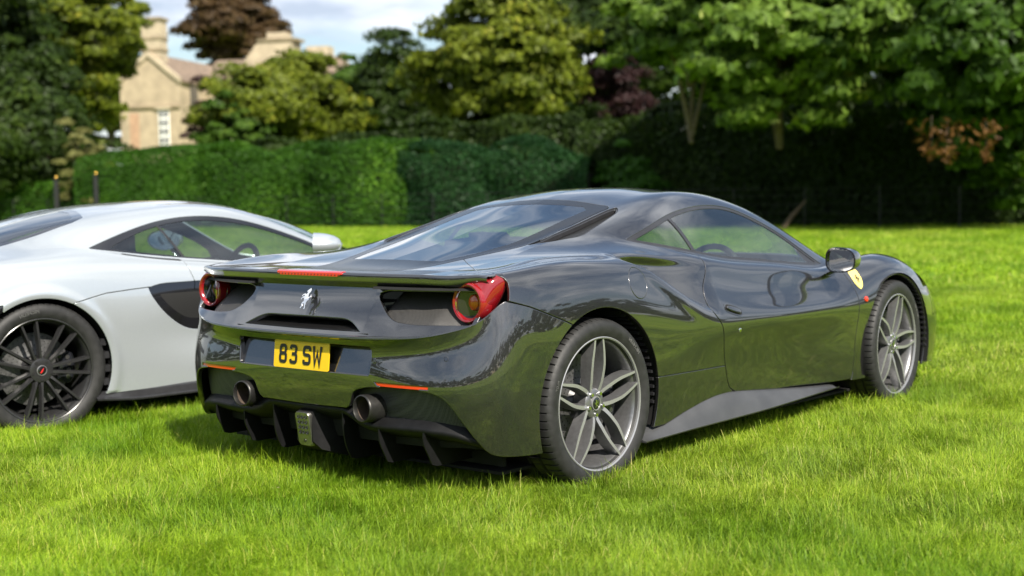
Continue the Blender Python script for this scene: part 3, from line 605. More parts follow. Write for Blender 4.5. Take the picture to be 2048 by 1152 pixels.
def mid_d(V):
    f, s = cam_dist(V); vis = smoothstep(7.9, 8.6, f)*smoothstep(17, 15.5, f)*(np.abs(s) < .40*f + .6)
    ring = (np.hypot(V[:, 0] - .6, V[:, 1] + 1.0) < 6.5)*(1 - smoothstep(2.6, 2.9, f)*smoothstep(8.6, 7.9, f)*(np.abs(s) < .40*f + .35))*(1 - vis)
    return 330.*vis + 110.*ring
def far_d(V):
    f, s = cam_dist(V); return 36.*smoothstep(15.5, 17, f)*smoothstep(60, 55, f)*(np.abs(s) < .40*f + 1)
scatter('near_grass', (-5, 6, -5, 6), 111, 111, near_d, near_set, .75, 1.25, 'lush green grass blades round the cars and in the foreground')
scatter('mid_grass', (-8, 14, -8, 14), 111, 111, mid_d, mid_set, .8, 1.2, 'mown grass just beyond the cars')
scatter('far_grass', (0, 56, -15, 60), 60, 60, far_d, far_set, .8, 1.2, 'bright lawn stretching to the hedge')
# ---------------------------------------------------------------- trees, hedges, shrubs
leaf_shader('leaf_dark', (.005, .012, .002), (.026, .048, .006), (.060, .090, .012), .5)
leaf_shader('leaf_mid', (.010, .028, .003), (.050, .100, .010), (.13, .19, .028), .5)
leaf_shader('leaf_yellow', (.018, .034, .003), (.120, .148, .012), (.28, .26, .035), .45)
leaf_shader('leaf_maple', (.014, .038, .005), (.125, .200, .028), (.46, .46, .16), .5)
leaf_shader('leaf_copper', (.022, .014, .007), (.075, .046, .020), (.14, .10, .045), .4)
leaf_shader('leaf_purple', (.012, .006, .006), (.036, .017, .017), (.065, .035, .028), .4)
leaf_shader('leaf_hedge', (.008, .030, .003), (.042, .112, .009), (.12, .24, .020), .35)
leaf_shader('leaf_shaded_bluegreen', (.006, .024, .007), (.020, .062, .017), (.045, .115, .032), .6)  # darker blue-green hedge leaf, shade under the chestnut put into its colour
leaf_shader('leaf_dry', (.06, .03, .01), (.16, .08, .025), (.24, .14, .05), .6)
leaf_shader('leaf_pale', (.07, .075, .02), (.15, .15, .05), (.24, .21, .10), .6)
pmat('bark', (.075, .058, .042), .9, noise=.4, nscale=8, bump=.5, bscale=20)
pmat('shade_core', (.010, .016, .006), .95)  # near-black fill, stands in for the shade between the hedge leaves
def leaf_quads(P, Nn, size, rng, stretch=1.5):
    """one folded leaf spray for each point: a pointed four-sided blade"""
    n = len(P); t = np.cross(Nn, rng.normal(size=(n, 3))); t /= np.maximum(np.linalg.norm(t, axis=1, keepdims=True), 1e-6); b = np.cross(Nn, t)
    s = size*rng.uniform(.6, 1.3, (n, 1)); V = np.empty((n, 4, 3)); V[:, 0] = P - t*s*stretch*.5; V[:, 1] = P + b*s*.42 + Nn*s*.10; V[:, 2] = P + t*s*stretch*.5; V[:, 3] = P - b*s*.42 + Nn*s*.10
    i = np.arange(n)*4; return V.reshape(-1, 3), np.stack([i, i+1, i+2, i+3], 1)
def fast_mesh(name, V, F, mat, parent=None):
    """quads only, straight into the mesh arrays"""
    me = bpy.data.meshes.new(name); n, k = len(V), len(F); me.vertices.add(n); me.vertices.foreach_set('co', np.asarray(V, np.float32).ravel()); me.loops.add(k*4); me.loops.foreach_set('vertex_index', np.asarray(F, np.int32).ravel())
    me.polygons.add(k); me.polygons.foreach_set('loop_start', np.arange(0, k*4, 4, dtype=np.int32)); me.update(calc_edges=True); me.materials.append(MATS[mat]); o = bpy.data.objects.new(name, me); COL.objects.link(o)
    if parent is not None: o.parent = parent
    return o
def crown_points(c, rad, n_clump, per, rng, clump=.24, shell=(.55, 1.0), droop=0, lower=-1):
    """clumps of leaves spread through an ellipsoid's outer volume, uneven and with gaps"""
    c = np.array(c, float); rad = np.array(rad, float); d = rng.normal(size=(n_clump*2, 3)); d /= np.linalg.norm(d, axis=1, keepdims=True); d = d[d[:, 2] > lower][:n_clump]; n_clump = len(d)
    wob = 1 + .18*np.sin(d[:, :1]*5 + rng.uniform(0, 6)) + .14*np.sin(d[:, 1:2]*7 + 1) + .12*np.sin(d[:, 2:]*6 + 2)
    cc = c + d*rad*rng.uniform(*shell, (n_clump, 1))**.6*wob; rc = clump*rad.mean()*rng.uniform(.5, 1.25, (n_clump, 1))
    e = rng.normal(size=(n_clump, per, 3)); e /= np.linalg.norm(e, axis=2, keepdims=True); e[..., 2] = np.abs(e[..., 2])*.9 - .25*rng.uniform(0, 1.6, e.shape[:2]); q = e*rng.uniform(.25, 1, (n_clump, per, 1))**.5
    P = cc[:, None] + q*rc[:, None]*np.array([1.15, 1.15, .72]); P[..., 2] -= droop*np.linalg.norm(q[..., :2], axis=2)*rc
    N = e + .55*d[:, None] + rng.normal(0, .55, e.shape); N /= np.linalg.norm(N, axis=2, keepdims=True); return P.reshape(-1, 3), N.reshape(-1, 3), cc
def tree(name, label, px, depth, h, crown_c, rad, mat, leaves, size, seed, trunk_r=.25, cat='tree', clump=.22, droop=0, trunk_lean=0, lower=-1, group='trees along the edge of the lawn', limbs=9, xy=None, base=0):
    rng = np.random.default_rng(seed); p = gp(px, depth) if xy is None else np.array(xy); root = empty(name, (p[0], p[1], base), 0, label, cat, group)
    cz, (rx, ry, rz) = crown_c, rad; leaves = int(leaves*1.45); n_cl = max(24, leaves//170); P, N, cc = crown_points((trunk_lean, 0, cz), rad, n_cl, leaves//n_cl, rng, clump, shell=(.25, 1.), droop=droop, lower=lower); keep = P[:, 2] > .12
    V, F = leaf_quads(P[keep], N[keep], size, rng); fast_mesh('crown', V, F, mat, root)
    m = MB(); top = cz + rz*.25; z = np.linspace(-.1, top, 8); m.tube([(trunk_lean*(q/top)**1.5 + .12*math.sin(q*.9 + seed)*min(1, q/3), .10*math.sin(q*.7 + 2*seed)*min(1, q/3), q) for q in z], np.interp(z, [-.1, .3, top], [trunk_r*1.5, trunk_r, trunk_r*.3]), 9)
    tk = m.obj('trunk', 'bark', root)
    for k in range(limbs):
        e = cc[rng.integers(len(cc))]; z0 = rng.uniform(.35, .9)*top; s = np.array([np.interp(z0, z, [trunk_lean*(q/top)**1.5 + .12*math.sin(q*.9 + seed)*min(1, q/3) for q in z]), np.interp(z0, z, [.10*math.sin(q*.7 + 2*seed)*min(1, q/3) for q in z]), z0]); mid = (s + e)/2 + np.array([0, 0, .12*np.linalg.norm(e - s)]); MB().tube([s, mid, e], [trunk_r*.42, trunk_r*.26, trunk_r*.08], 6).obj('limb', 'bark', tk)
    return root
def hedge(name, label, pts, h, w, mat, dens, size, seed, slope=(0, 0), group='hedges and shrubs below the trees', wob=.12, top_bulge=0):
    """a clipped hedge along a ground line: leaves thickly over a near-black core that paints the inner shade; h may change along it"""
    rng = np.random.default_rng(seed); pts = np.array(pts, float); root = empty(name, (pts[0][0], pts[0][1], 0), 0, label, 'hedge', group); L = chord(pts); n = int(L[-1]/.5) + 2; s = np.linspace(0, L[-1], n); c = np.stack([np.interp(s, L, pts[:, i]) for i in (0, 1)], 1) - pts[0]
    hh = np.interp(s/L[-1], np.linspace(0, 1, len(h)), h); tdir = np.gradient(c, axis=0); tdir /= np.linalg.norm(tdir, axis=1, keepdims=True); nd = np.stack([-tdir[:, 1], tdir[:, 0]], 1); m = MB(); rings = []
    for q in range(n):
        k, o = hh[q]*(1 + 0*q), nd[q]*w/2
        rings.append([(*(c[q] - o*.74), -.05), (*(c[q] - o*.72), k*.55), (*(c[q] - o*.55), k*.84), (*(c[q] + o*.55), k*.84), (*(c[q] + o*.72), k*.55), (*(c[q] + o*.74), -.05)])
    m.loft(rings); m.obj('hedge_core', 'shade_core', root)
    nl = int(dens*L[-1]*(2*np.mean(hh) + w)); si = rng.uniform(0, L[-1], nl); u = rng.uniform(-1, 1, nl); H = np.interp(si/L[-1], np.linspace(0, 1, len(h)), h); cx = np.stack([np.interp(si, s, c[:, i]) for i in (0, 1)], 1); nx = np.stack([np.interp(si, s, nd[:, i]) for i in (0, 1)], 1)
    per = 2*H + w; a = (u + 1)/2*per; P = np.zeros((nl, 3)); N = np.zeros((nl, 3))
    left = a < H; topm = (a >= H) & (a < H + w); right = a >= H + w; side = np.where(left, -1., np.where(right, 1., 0)); off = np.where(topm, (a - H) - w/2, side*w/2); z = np.where(left, a, np.where(right, per - a, H)); lump = wob*(np.sin(si*1.7 + z*1.3 + seed) + np.sin(si*.9 - z*2.1)*.8 + rng.normal(0, .5, nl))
    tp = np.clip((z/H - .72)/.28, 0, 1)**2; off2 = off*(1 - .16*tp) + side*lump; P[:, :2] = cx + nx*off2[:, None]; P[:, 2] = z + np.where(topm, lump + top_bulge*(1 - (2*off/w)**2), 0); N[:, :2] = nx*side[:, None]; N[:, 2] = topm*1. + .25; N += rng.normal(0, .55, N.shape); N /= np.linalg.norm(N, axis=1, keepdims=True)
    V, F = leaf_quads(P, N, size, rng); fast_mesh('hedge_foliage', V, F, mat, root); return root
def shrub(name, label, px, depth, rad, mat, leaves, size, seed, zc=None, xy=None, cat='shrub', droop=0, clump=.34, group='hedges and shrubs below the trees'):
    rng = np.random.default_rng(seed); p = gp(px, depth) if xy is None else np.array(xy); root = empty(name, (p[0], p[1], 0), 0, label, cat, group); zc = rad[2]*.55 if zc is None else zc; n_cl = max(16, leaves//150); P, N, cc = crown_points((0, 0, zc), rad, n_cl, leaves//n_cl, rng, clump, shell=(.35, 1.), droop=droop, lower=-.75); k = P[:, 2] > .05
    V, F = leaf_quads(P[k], N[k], size, rng); fast_mesh('foliage', V, F, mat, root)
    for q in range(7):
        e = cc[rng.integers(len(cc))]; MB().tube([(rng.normal(0, .12), rng.normal(0, .12), -.05), (e[0]*.4, e[1]*.4, abs(e[2])*.6), (e[0]*.8, e[1]*.8, abs(e[2])*.95)], [.05, .035, .015], 6).obj('stem', 'bark', root)
    return root
Z = zat
def edge_d(px, add=0): return 3080./(452 - (383 - .016*(px - 1024))) + add
def eg(px, add=0): return gp(px, edge_d(px, add))
# left-hand group
tree('lime_tree', 'tall dense dark tree with yellowing leaves, left of the stone lodge', 125, 78, 20, 10.2, (3.6, 4.4, 6.6), 'leaf_yellow', 30000, .26, 1, .45, clump=.19)
tree('lime_tree', 'tall dark green tree at the far left edge of the picture', -40, 70, 20, 8.0, (4.0, 4.2, 7.4), 'leaf_dark', 26000, .26, 2, .4, clump=.20)
tree('yew_tree', 'spreading dark evergreen with drooping boughs behind the low left hedge', 45, 61, 8, 3.9, (3.4, 3.0, 3.4), 'leaf_dark', 16000, .20, 3, .22, droop=.5, clump=.36)
tree('lime_tree', 'yellowing tree rising behind the left gable edge of the lodge', 225, 112, 20, 11.5, (3.0, 3.0, 7.5), 'leaf_yellow', 16000, .32, 19, .35)
tree('copper_beech', 'tall copper brown beech rising behind the lodge roof', 478, 128, 22, 16.2, (4.3, 4.3, 4.6), 'leaf_copper', 26000, .36, 4, .5, clump=.24)
tree('ash_tree', 'small bright green tree beside the right-hand chimney of the lodge', 590, 118, 12, 10.2, (2.0, 1.9, 2.3), 'leaf_mid', 8000, .28, 5, .25)
# group in the middle
tree('laurel_tree', 'broad rounded bright green tree in front of the lodge roof', 575, 66, 8, 5.2, (3.5, 2.6, 2.2), 'leaf_yellow', 24000, .19, 6, .22, clump=.30)
tree('laurel_tree', 'low green tree spreading in front of the lodge wall', 478, 63, 6, 3.6, (1.5, 1.6, 1.7), 'leaf_mid', 12000, .18, 7, .16)
tree('cypress_tree', 'dark feathery evergreen between the two rounded trees', 815, 69, 9, 4.8, (3.1, 2.6, 3.1), 'leaf_dark', 26000, .17, 8, .24, clump=.28)
tree('cypress_tree', 'pointed pale green top rising against the sky', 705, 76, 10, 6.2, (1.1, 1.1, 2.0), 'leaf_pale', 8000, .20, 9, .16)
tree('cypress_tree', 'dark green evergreen behind the broad bright green tree', 715, 72, 8, 5.3, (2.6, 2.2, 2.8), 'leaf_mid', 20000, .18, 20, .22, clump=.28)
tree('chestnut_tree', 'large yellow-green chestnut tree in the middle of the tree line', 1015, 59, 11, 6.3, (3.0, 2.8, 3.3), 'leaf_yellow', 34000, .22, 10, .32, clump=.30)
tree('cypress_tree', 'tall dark evergreen standing behind the yellow-green chestnut', 1150, 76, 16, 8.2, (3.9, 3.6, 6.4), 'leaf_dark', 26000, .26, 11, .35)
shrub('purple_shrub', 'dark purple-leaved shrub between the chestnut and the maple', 1235, 60, (1.75, 1.6, 3.2), 'leaf_purple', 14000, .15, 12, zc=3.4)
# right-hand group
tree('maple_tree', 'large maple with bright leaf clusters over the grey car', 1560, 38.5, 11, 5.3, (3.6, 2.6, 2.8), 'leaf_maple', 34000, .22, 13, .26, clump=.22, trunk_lean=0, lower=-.9)
tree('maple_tree', 'maple with slender bare trunk above the roof of the grey car', 1381, 38.5, 9, 5.4, (1.9, 1.8, 1.9), 'leaf_maple', 15000, .20, 14, .17, clump=.20, lower=-.6)
tree('holly_tree', 'dense dark tree at the right edge of the picture', 1990, 35.6, 12, 4.5, (2.9, 2.4, 3.2), 'leaf_mid', 28000, .19, 15, .28, droop=.35)
tree('holly_tree', 'dark tree behind the maple, closing the gap on the right', 1760, 63, 14, 7.2, (5.6, 4.5, 7.0), 'leaf_dark', 28000, .26, 16, .32)
tree('lime_tree', 'very tall dark tree standing behind the maple', 1420, 72, 17, 9.0, (6.2, 5.0, 8.2), 'leaf_dark', 26000, .28, 17, .4)
tree('lime_tree', 'tall dark tree behind the tree at the right edge', 2150, 66, 17, 8.5, (6.0, 5.0, 8.0), 'leaf_dark', 22000, .28, 18, .4)
for k, (px, py) in enumerate(((1863, 290), (1895, 300), (1972, 292))):
    x = gp(px, 33.6); rng = np.random.default_rng(40+k); n = 60; z = zat(px, py - 12, 33.6); tt = rng.uniform(-1, 1, n); P = np.stack([rng.normal(0, .10, n)*(1.6 + tt) + .1*np.sin(tt*4), rng.normal(0, .10, n)*(1.6 + tt), z + tt*.5], 1); Nn = rng.normal(size=(n, 3)); Nn /= np.linalg.norm(Nn, axis=1, keepdims=True); V, F = leaf_quads(P, Nn, .10, rng, 2)
    r = empty('dead_branch', (x[0], x[1], 0), 0, ['left', 'middle', 'right'][k] + 'most withered brown spray hanging from the tree at the right edge', 'branch', 'withered brown sprays'); fast_mesh('withered_leaves', V, F, 'leaf_dry', r); MB().tube([(.1, .05, z + .55), (.05, .03, z + .3), (0, 0, z - .4)], [.008, .006, .003], 6).obj('twig', 'bark', r)
# hedges
hedge('clipped_hedge', 'high clipped hedge with sloping sunlit top in front of the lodge', [eg(200, 2), eg(330, 2), eg(475, 2.6)], [Z(200, 318, edge_d(200, 2)), Z(330, 300, edge_d(330, 2)), Z(475, 290, edge_d(475, 2.6))], 2.6, 'leaf_hedge', 700, .075, 21, wob=.03, top_bulge=.1)
hedge('low_hedge', 'low bright green hedge at the far left behind the gate posts', [eg(-120, 2.5), eg(60, 2.5), eg(225, 2)], [1.9, 1.9, 1.8], 1.6, 'leaf_hedge', 500, .08, 22, wob=.05)
HW = [(395, 640, 'leaf_hedge', [2.75, 2.95, 2.85, 3.0], 'dark leafy end of the clipped hedge, beside the sloping hedge'), (640, 842, 'leaf_hedge', [3.0, 2.85, 3.15, 3.05], 'bright green sunlit stretch of clipped hedge left of the grey car'), (842, 1015, 'leaf_shaded_bluegreen', [3.0, 2.9, 2.95, 2.85], 'deep shaded green stretch of clipped hedge under the chestnut'), (1015, 1190, 'leaf_shaded_bluegreen', [2.9, 3.1, 2.9, 2.7], 'blue-green stretch of clipped hedge ending at the rounded bush')]  # shaded stretch is painted with darker leaves than the sunlit ones
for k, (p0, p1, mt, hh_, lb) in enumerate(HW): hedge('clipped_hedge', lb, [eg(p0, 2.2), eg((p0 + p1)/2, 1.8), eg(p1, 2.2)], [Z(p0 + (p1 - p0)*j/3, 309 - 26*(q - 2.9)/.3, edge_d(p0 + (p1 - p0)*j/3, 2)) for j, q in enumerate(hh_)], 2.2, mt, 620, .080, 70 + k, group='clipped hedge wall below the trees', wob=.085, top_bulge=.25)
shrub('laurel_bush', 'rounded green bush in the shade beside the bare maple trunk', 1265, edge_d(1265, 2), (1.45, 1.2, 1.45), 'leaf_hedge', 14000, .09, 60, cat='bush')
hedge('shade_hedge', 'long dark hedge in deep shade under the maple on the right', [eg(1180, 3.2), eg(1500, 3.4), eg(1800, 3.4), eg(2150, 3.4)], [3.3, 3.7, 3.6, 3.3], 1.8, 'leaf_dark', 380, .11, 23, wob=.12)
hedge('back_hedge', 'dark evergreen belt behind the row of bushes', [gp(430, 57.5), gp(800, 54), gp(1200, 50)], [2.9, 3.5, 3.9], 2.0, 'leaf_dark', 300, .12, 24, wob=.15)
shrub('young_birch', 'pale dry upright shrub between the gate posts', 158, edge_d(158, 1.5), (.8, .6, 2.4), 'leaf_pale', 3500, .10, 61, zc=2.3)
shrub('young_birch', 'thin pale shrub leaning out at the end of the clipped hedge', 196, edge_d(196, 1), (.48, .45, 1.7), 'leaf_pale', 1800, .10, 62, zc=1.6)
# far wood behind the camera and to the sides: only seen mirrored in the paint
rng = np.random.default_rng(77); PV, PN = [], []
for k in range(46):
    a = CAM_YAW + math.pi + (k - 22.5)/22.5*math.radians(118); R = 62 + 16*rng.random(); c = (CAM_POS[0] + R*math.cos(a), CAM_POS[1] + R*math.sin(a), 3.5 + rng.uniform(0, 1.5)); P, N, _c = crown_points(c, (5.2, 5.2, 3.6 + 2.6*rng.random()), 26, 70, rng, .36, shell=(.3, 1)); PV.append(P); PN.append(N)
P, N = np.concatenate(PV), np.concatenate(PN); k = P[:, 2] > 0; V, F = leaf_quads(P[k], N[k], .75, rng); tag(fast_mesh('far_wood', V, F, 'leaf_dark'), 'belt of trees round the rest of the field', 'wood', None, 'stuff')
# ---------------------------------------------------------------- stone lodge
pmat('lime_stone', (.34, .275, .19), .9, noise=.22, nscale=1.3, bump=.4, bscale=14)
pmat('stone_trim', (.38, .315, .225), .9, noise=.2, nscale=2, bump=.3, bscale=20)
pmat('stone_dark', (.23, .185, .12), .95, noise=.3, nscale=2.2)
pmat('slate', (.17, .125, .09), .85, noise=.35, nscale=3, bump=.4, bscale=10)
pmat('window_white', (.78, .78, .76), .5); pmat('window_glass', (.03, .035, .04), .08, coat=1); pmat('blocked_door', (.36, .23, .15), .9, noise=.2, nscale=3)
DH = 92.; k_ = DH/2850.66
A0 = gp(247, DH); hb = 0.
ang = CAM_YAW - math.pi/2 - math.radians(12)                       # gable runs to the right of the picture
house = empty('stone_lodge', (A0[0], A0[1], 0), ang, 'honey stone lodge with steep gable and chimneys behind the hedge', 'house')
gw = 123*k_/math.cos(math.radians(12)); z0 = -.2; ze = zat(247, 165, DH); za = zat(308, 112, DH); Ln = 9.5
# local: x along the gable to the right, y away from the camera
m = MB(); m.loft([[(0, y, z0), (gw, y, z0), (gw, y, ze), (gw/2, y, za), (0, y, ze)] for y in (0, Ln)]); m.obj('wall', 'lime_stone', house, smooth=False)
wx0, wx1 = (330-247)*k_, (350-247)*k_
def zp(py): return zat(300, py, DH)
m = MB().box((gw/2, -.06, zp(216)), (gw + .16, .16, .16)); m.obj('string_course', 'stone_dark', house, smooth=False)
for sx in (0, 1):
    a, b = np.array([gw/2, za + .22]), np.array([gw*sx, ze + .16]); m = MB(); m.loft([[(a[0], y, a[1]), (a[0], y, a[1] - .34), (b[0] + (.1 if sx else -.1), y, b[1] - .34), (b[0] + (.1 if sx else -.1), y, b[1])] for y in (-.14, .22)]); m.obj('gable_coping', 'stone_trim', house, smooth=False)
rs = empty; m = MB(); m.loft([[(gw/2, y, za), (gw + .22, y, ze - .12), (gw + .22, y, ze - .02), (gw/2, y, za + .12), (-.22, y, ze - .02), (-.22, y, ze - .12)] for y in (.2, Ln + .1)]); roof = m.obj('roof', 'slate', house, smooth=False)
ch = MB(); cz0, cz1 = za - .5, zp(38); cxw = 40*k_/2; ch.box((gw/2 + .18, .6, (cz0 + cz1)/2), (cxw*2, 1.0, cz1 - cz0)); ch = ch.obj('chimney', 'stone_trim', roof, smooth=False)
for zz, e in ((cz1 - .12, .22), (cz1 - 1.35, .12), (cz0 + .8, .14)): MB().box((gw/2 + .18, .6, zz), (cxw*2 + e, 1.0 + e, .17)).obj('chimney_band', 'stone_dark', roof, smooth=False)
w = MB().box(((wx0 + wx1)/2, -.03, (zp(222) + zp(291))/2), (wx1 - wx0 + .06, .1, zp(222) - zp(291))).obj('window', 'window_white', house, smooth=False)
for i in range(2):
    for j in range(4):
        ww = (wx1 - wx0)/2; hh = (zp(222) - zp(291))/4; MB().box((wx0 + ww*(i + .5), -.085, zp(291) + hh*(j + .5)), (ww*.68, .03, hh*.76)).obj('pane', 'window_glass', w, smooth=False)
MB().box(((wx0 + wx1)/2, -.10, zp(222) + .12), (wx1 - wx0 + .4, .18, .2)).obj('window_lintel', 'stone_trim', house, smooth=False)
MB().box(((268 - 247 + 8)*k_, -.02, (zp(228) + zp(300))/2), (19*k_, .06, zp(228) - zp(300))).obj('blocked_doorway', 'blocked_door', house, smooth=False)
MB().box((gw + .02, 2.2, zp(190)), (.1, 1.0, 1.5)).obj('side_window', 'window_glass', house, smooth=False)
# rear wing with its big shouldered chimney
m = MB(); wy = 4.2; x1 = gw + 9.0; zr = zp(112); m.loft([[(gw - .1, wy, z0), (gw - .1, wy, zp(150)), (gw - .1, wy + 2.4, zr), (gw - .1, wy + 4.8, zp(150)), (gw - .1, wy + 4.8, z0)], [(x1, wy, z0), (x1, wy, zp(150)), (x1, wy + 2.4, zr), (x1, wy + 4.8, zp(150)), (x1, wy + 4.8, z0)]]); wing = m.obj('rear_wing', 'lime_stone', house, smooth=False)
m = MB(); m.loft([[(gw - .2, wy - .25, zp(150) - .1), (gw - .2, wy + 2.4, zr + .12), (gw - .2, wy + 2.4, zr), (gw - .2, wy - .2, zp(150) - .22)], [(x1 + .1, wy - .25, zp(150) - .1), (x1 + .1, wy + 2.4, zr + .12), (x1 + .1, wy + 2.4, zr), (x1 + .1, wy - .2, zp(150) - .22)]]); m.obj('wing_roof', 'slate', wing, smooth=False)
c0 = (475 - 247)*k_; c1 = (556 - 247)*k_; m = MB(); m.loft([[(c0 - 1.1, y, zp(130)), (c0, y, zp(85)), (c0 + .45, y, zp(78)), (c1, y, zp(78)), (c1, y, zp(130))] for y in (wy + .6, wy + 2.2)]); cb = m.obj('wing_chimney', 'stone_trim', wing, smooth=False)
MB().box(((c0 + c1)/2 + .2, wy + 1.4, zp(76)), (c1 - c0 + .1, 1.8, .18)).obj('chimney_cap', 'stone_dark', wing, smooth=False); MB().box(((c0 + c1)/2 + .1, wy + 1.4, zp(68)), ((c1 - c0)*.5, 1.2, .5)).obj('chimney_pot_base', 'stone_trim', wing, smooth=False)
MB().box(((600 - 247)*k_, wy + 2, zp(105)), (1.5, 1.2, 1.0)).obj('parapet', 'stone_trim', wing, smooth=False)
shrub('purple_climber', 'purple-leaved creeper growing up the lodge side wall', 405, 84, (1.1, .8, 3.2), 'leaf_purple', 3800, .17, 63, zc=4.4, cat='shrub')
# ---------------------------------------------------------------- gate posts, railings, sign, fallen branch
pmat('iron_black', (.015, .015, .017), .5, noise=.2); pmat('gilt', (.75, .48, .10), .3, metal=1); pmat('sign_white', (.7, .7, .7), .5); pmat('dead_wood', (.10, .07, .045), .9, noise=.3, nscale=6)
for px, py, w, lb in ((113, 352, 'left', 'left'), (193, 344, 'right', 'right')):
    p = eg(px); h = zat(px, py + 8, edge_d(px)); g = empty('gate_post', (p[0], p[1], 0), CAM_YAW, w + ' black iron gate post with gilded finial', 'gate post', 'pair of gate posts')
    m = MB().box((0, 0, h/2), (.15, .15, h)); m.box((0, 0, h + .02), (.2, .2, .05)); m.obj('post', 'iron_black', g, smooth=False); MB().lathe([(.0001, h + .17), (.025, h + .155), (.042, h + .115), (.032, h + .075), (.016, h + .06), (.04, h + .04)], 'z', 16).obj('finial', 'gilt', g)
p = eg(153, .5); g = empty('iron_post', (p[0], p[1], 0), CAM_YAW, 'tall thin dark post between the two gate posts', 'post'); m = MB().tube([(0, 0, 0), (0, 0, zat(153, 325, edge_d(153, .5)))], [.07, .06], 10); m.obj('shaft', 'iron_black', g)
p = eg(57, -1); g = empty('white_sign', (p[0], p[1], 0), CAM_YAW, 'small white sign on a stake at the far left', 'sign'); MB().box((0, 0, .36), (.02, .24, .15)).obj('board', 'sign_white', g, smooth=False); MB().box((.02, 0, .2), (.02, .03, .4)).obj('stake', 'dead_wood', g, smooth=False)
fp = [eg(q, .3) for q in (-40, 250, 560, 900, 1300, 1700, 2090)]; fp = np.array(fp); L = chord(fp)
fence = empty('estate_railing', (fp[0][0], fp[0][1], 0), 0, 'thin black iron estate railing along the foot of the hedges', 'fence'); npst = int(L[-1]/2.0)
for s in np.linspace(0, L[-1], npst):
    q = np.array([np.interp(s, L, fp[:, i]) for i in (0, 1)]) - fp[0]; MB().box((q[0], q[1], .58), (.026, .026, 1.2)).obj('post', 'iron_black', fence, smooth=False)
for z in (.25, .48, .72, .96, 1.16):
    MB().tube([(*(q - fp[0]), z) for q in fp], .007, 5).obj('rail', 'iron_black', fence)
a, b = eg(1562, -.6), eg(1612, -.3); r = empty('fallen_branch', (a[0], a[1], 0), 0, 'bare fallen branch leaning at the foot of the dark hedge', 'branch'); d_ = np.append(b - a, 0)
MB().tube([(0, 0, .0), d_*.5 + [0, 0, .45], d_ + [0, 0, zat(1612, 400, edge_d(1612, -.3))]], [.07, .06, .02], 8).obj('limb', 'dead_wood', r); MB().tube([d_*.5 + [0, 0, .45], d_*.75 + [.1, .1, .62]], [.03, .01], 6).obj('twig', 'dead_wood', r)
# two pale stones lying in the grass
for px, py, s, lb in ((330, 992, .03, 'flat pale stone in the grass at the lower left'), (551, 968, .02, 'tiny pale chip in the grass behind the grey car')):
    v = _d + _r2*(px - 1024)/2850.66 - _u2*(py - 576)/2850.66; q = CAM_POS + v*((.05 - CAM_POS[2])/v[2]); b = bmesh.new(); bmesh.ops.create_icosphere(b, subdivisions=2, radius=1); rg = np.random.default_rng(px)
    for vv in b.verts: vv.co = Vector((vv.co.x*s*1.3, vv.co.y*s, vv.co.z*s*.35))*rg.uniform(.85, 1.12)
    me = bpy.data.meshes.new('pale_stone'); b.to_mesh(me); b.free(); me.materials.append(MATS['stone_trim']); o = bpy.data.objects.new('pale_stone', me); COL.objects.link(o); o.location = (q[0], q[1], .032); tag(o, lb, 'stone')
# ---------------------------------------------------------------- dark grey two-seat sports car
def arch_f(cx, r, cz=.345): return lambda s: np.hypot(s.V[:, 0] - cx, s.V[:, 2] - cz) - r
def poly_in(poly, ax, gap=0): return lambda s: polysdf(s.V[:, ax], poly) - gap
def poly_out(poly, ax, gap=0): return lambda s: -polysdf(s.V[:, ax], poly) - gap
XZ, XY, YZ = [0, 2], [0, 1], [1, 2]
def two(name, S, mat, parent, **k):
    """the same panel on the right and the left"""
    return [sobj(name, S.mirrored(), mat, parent), sobj(name, S, mat, parent)]

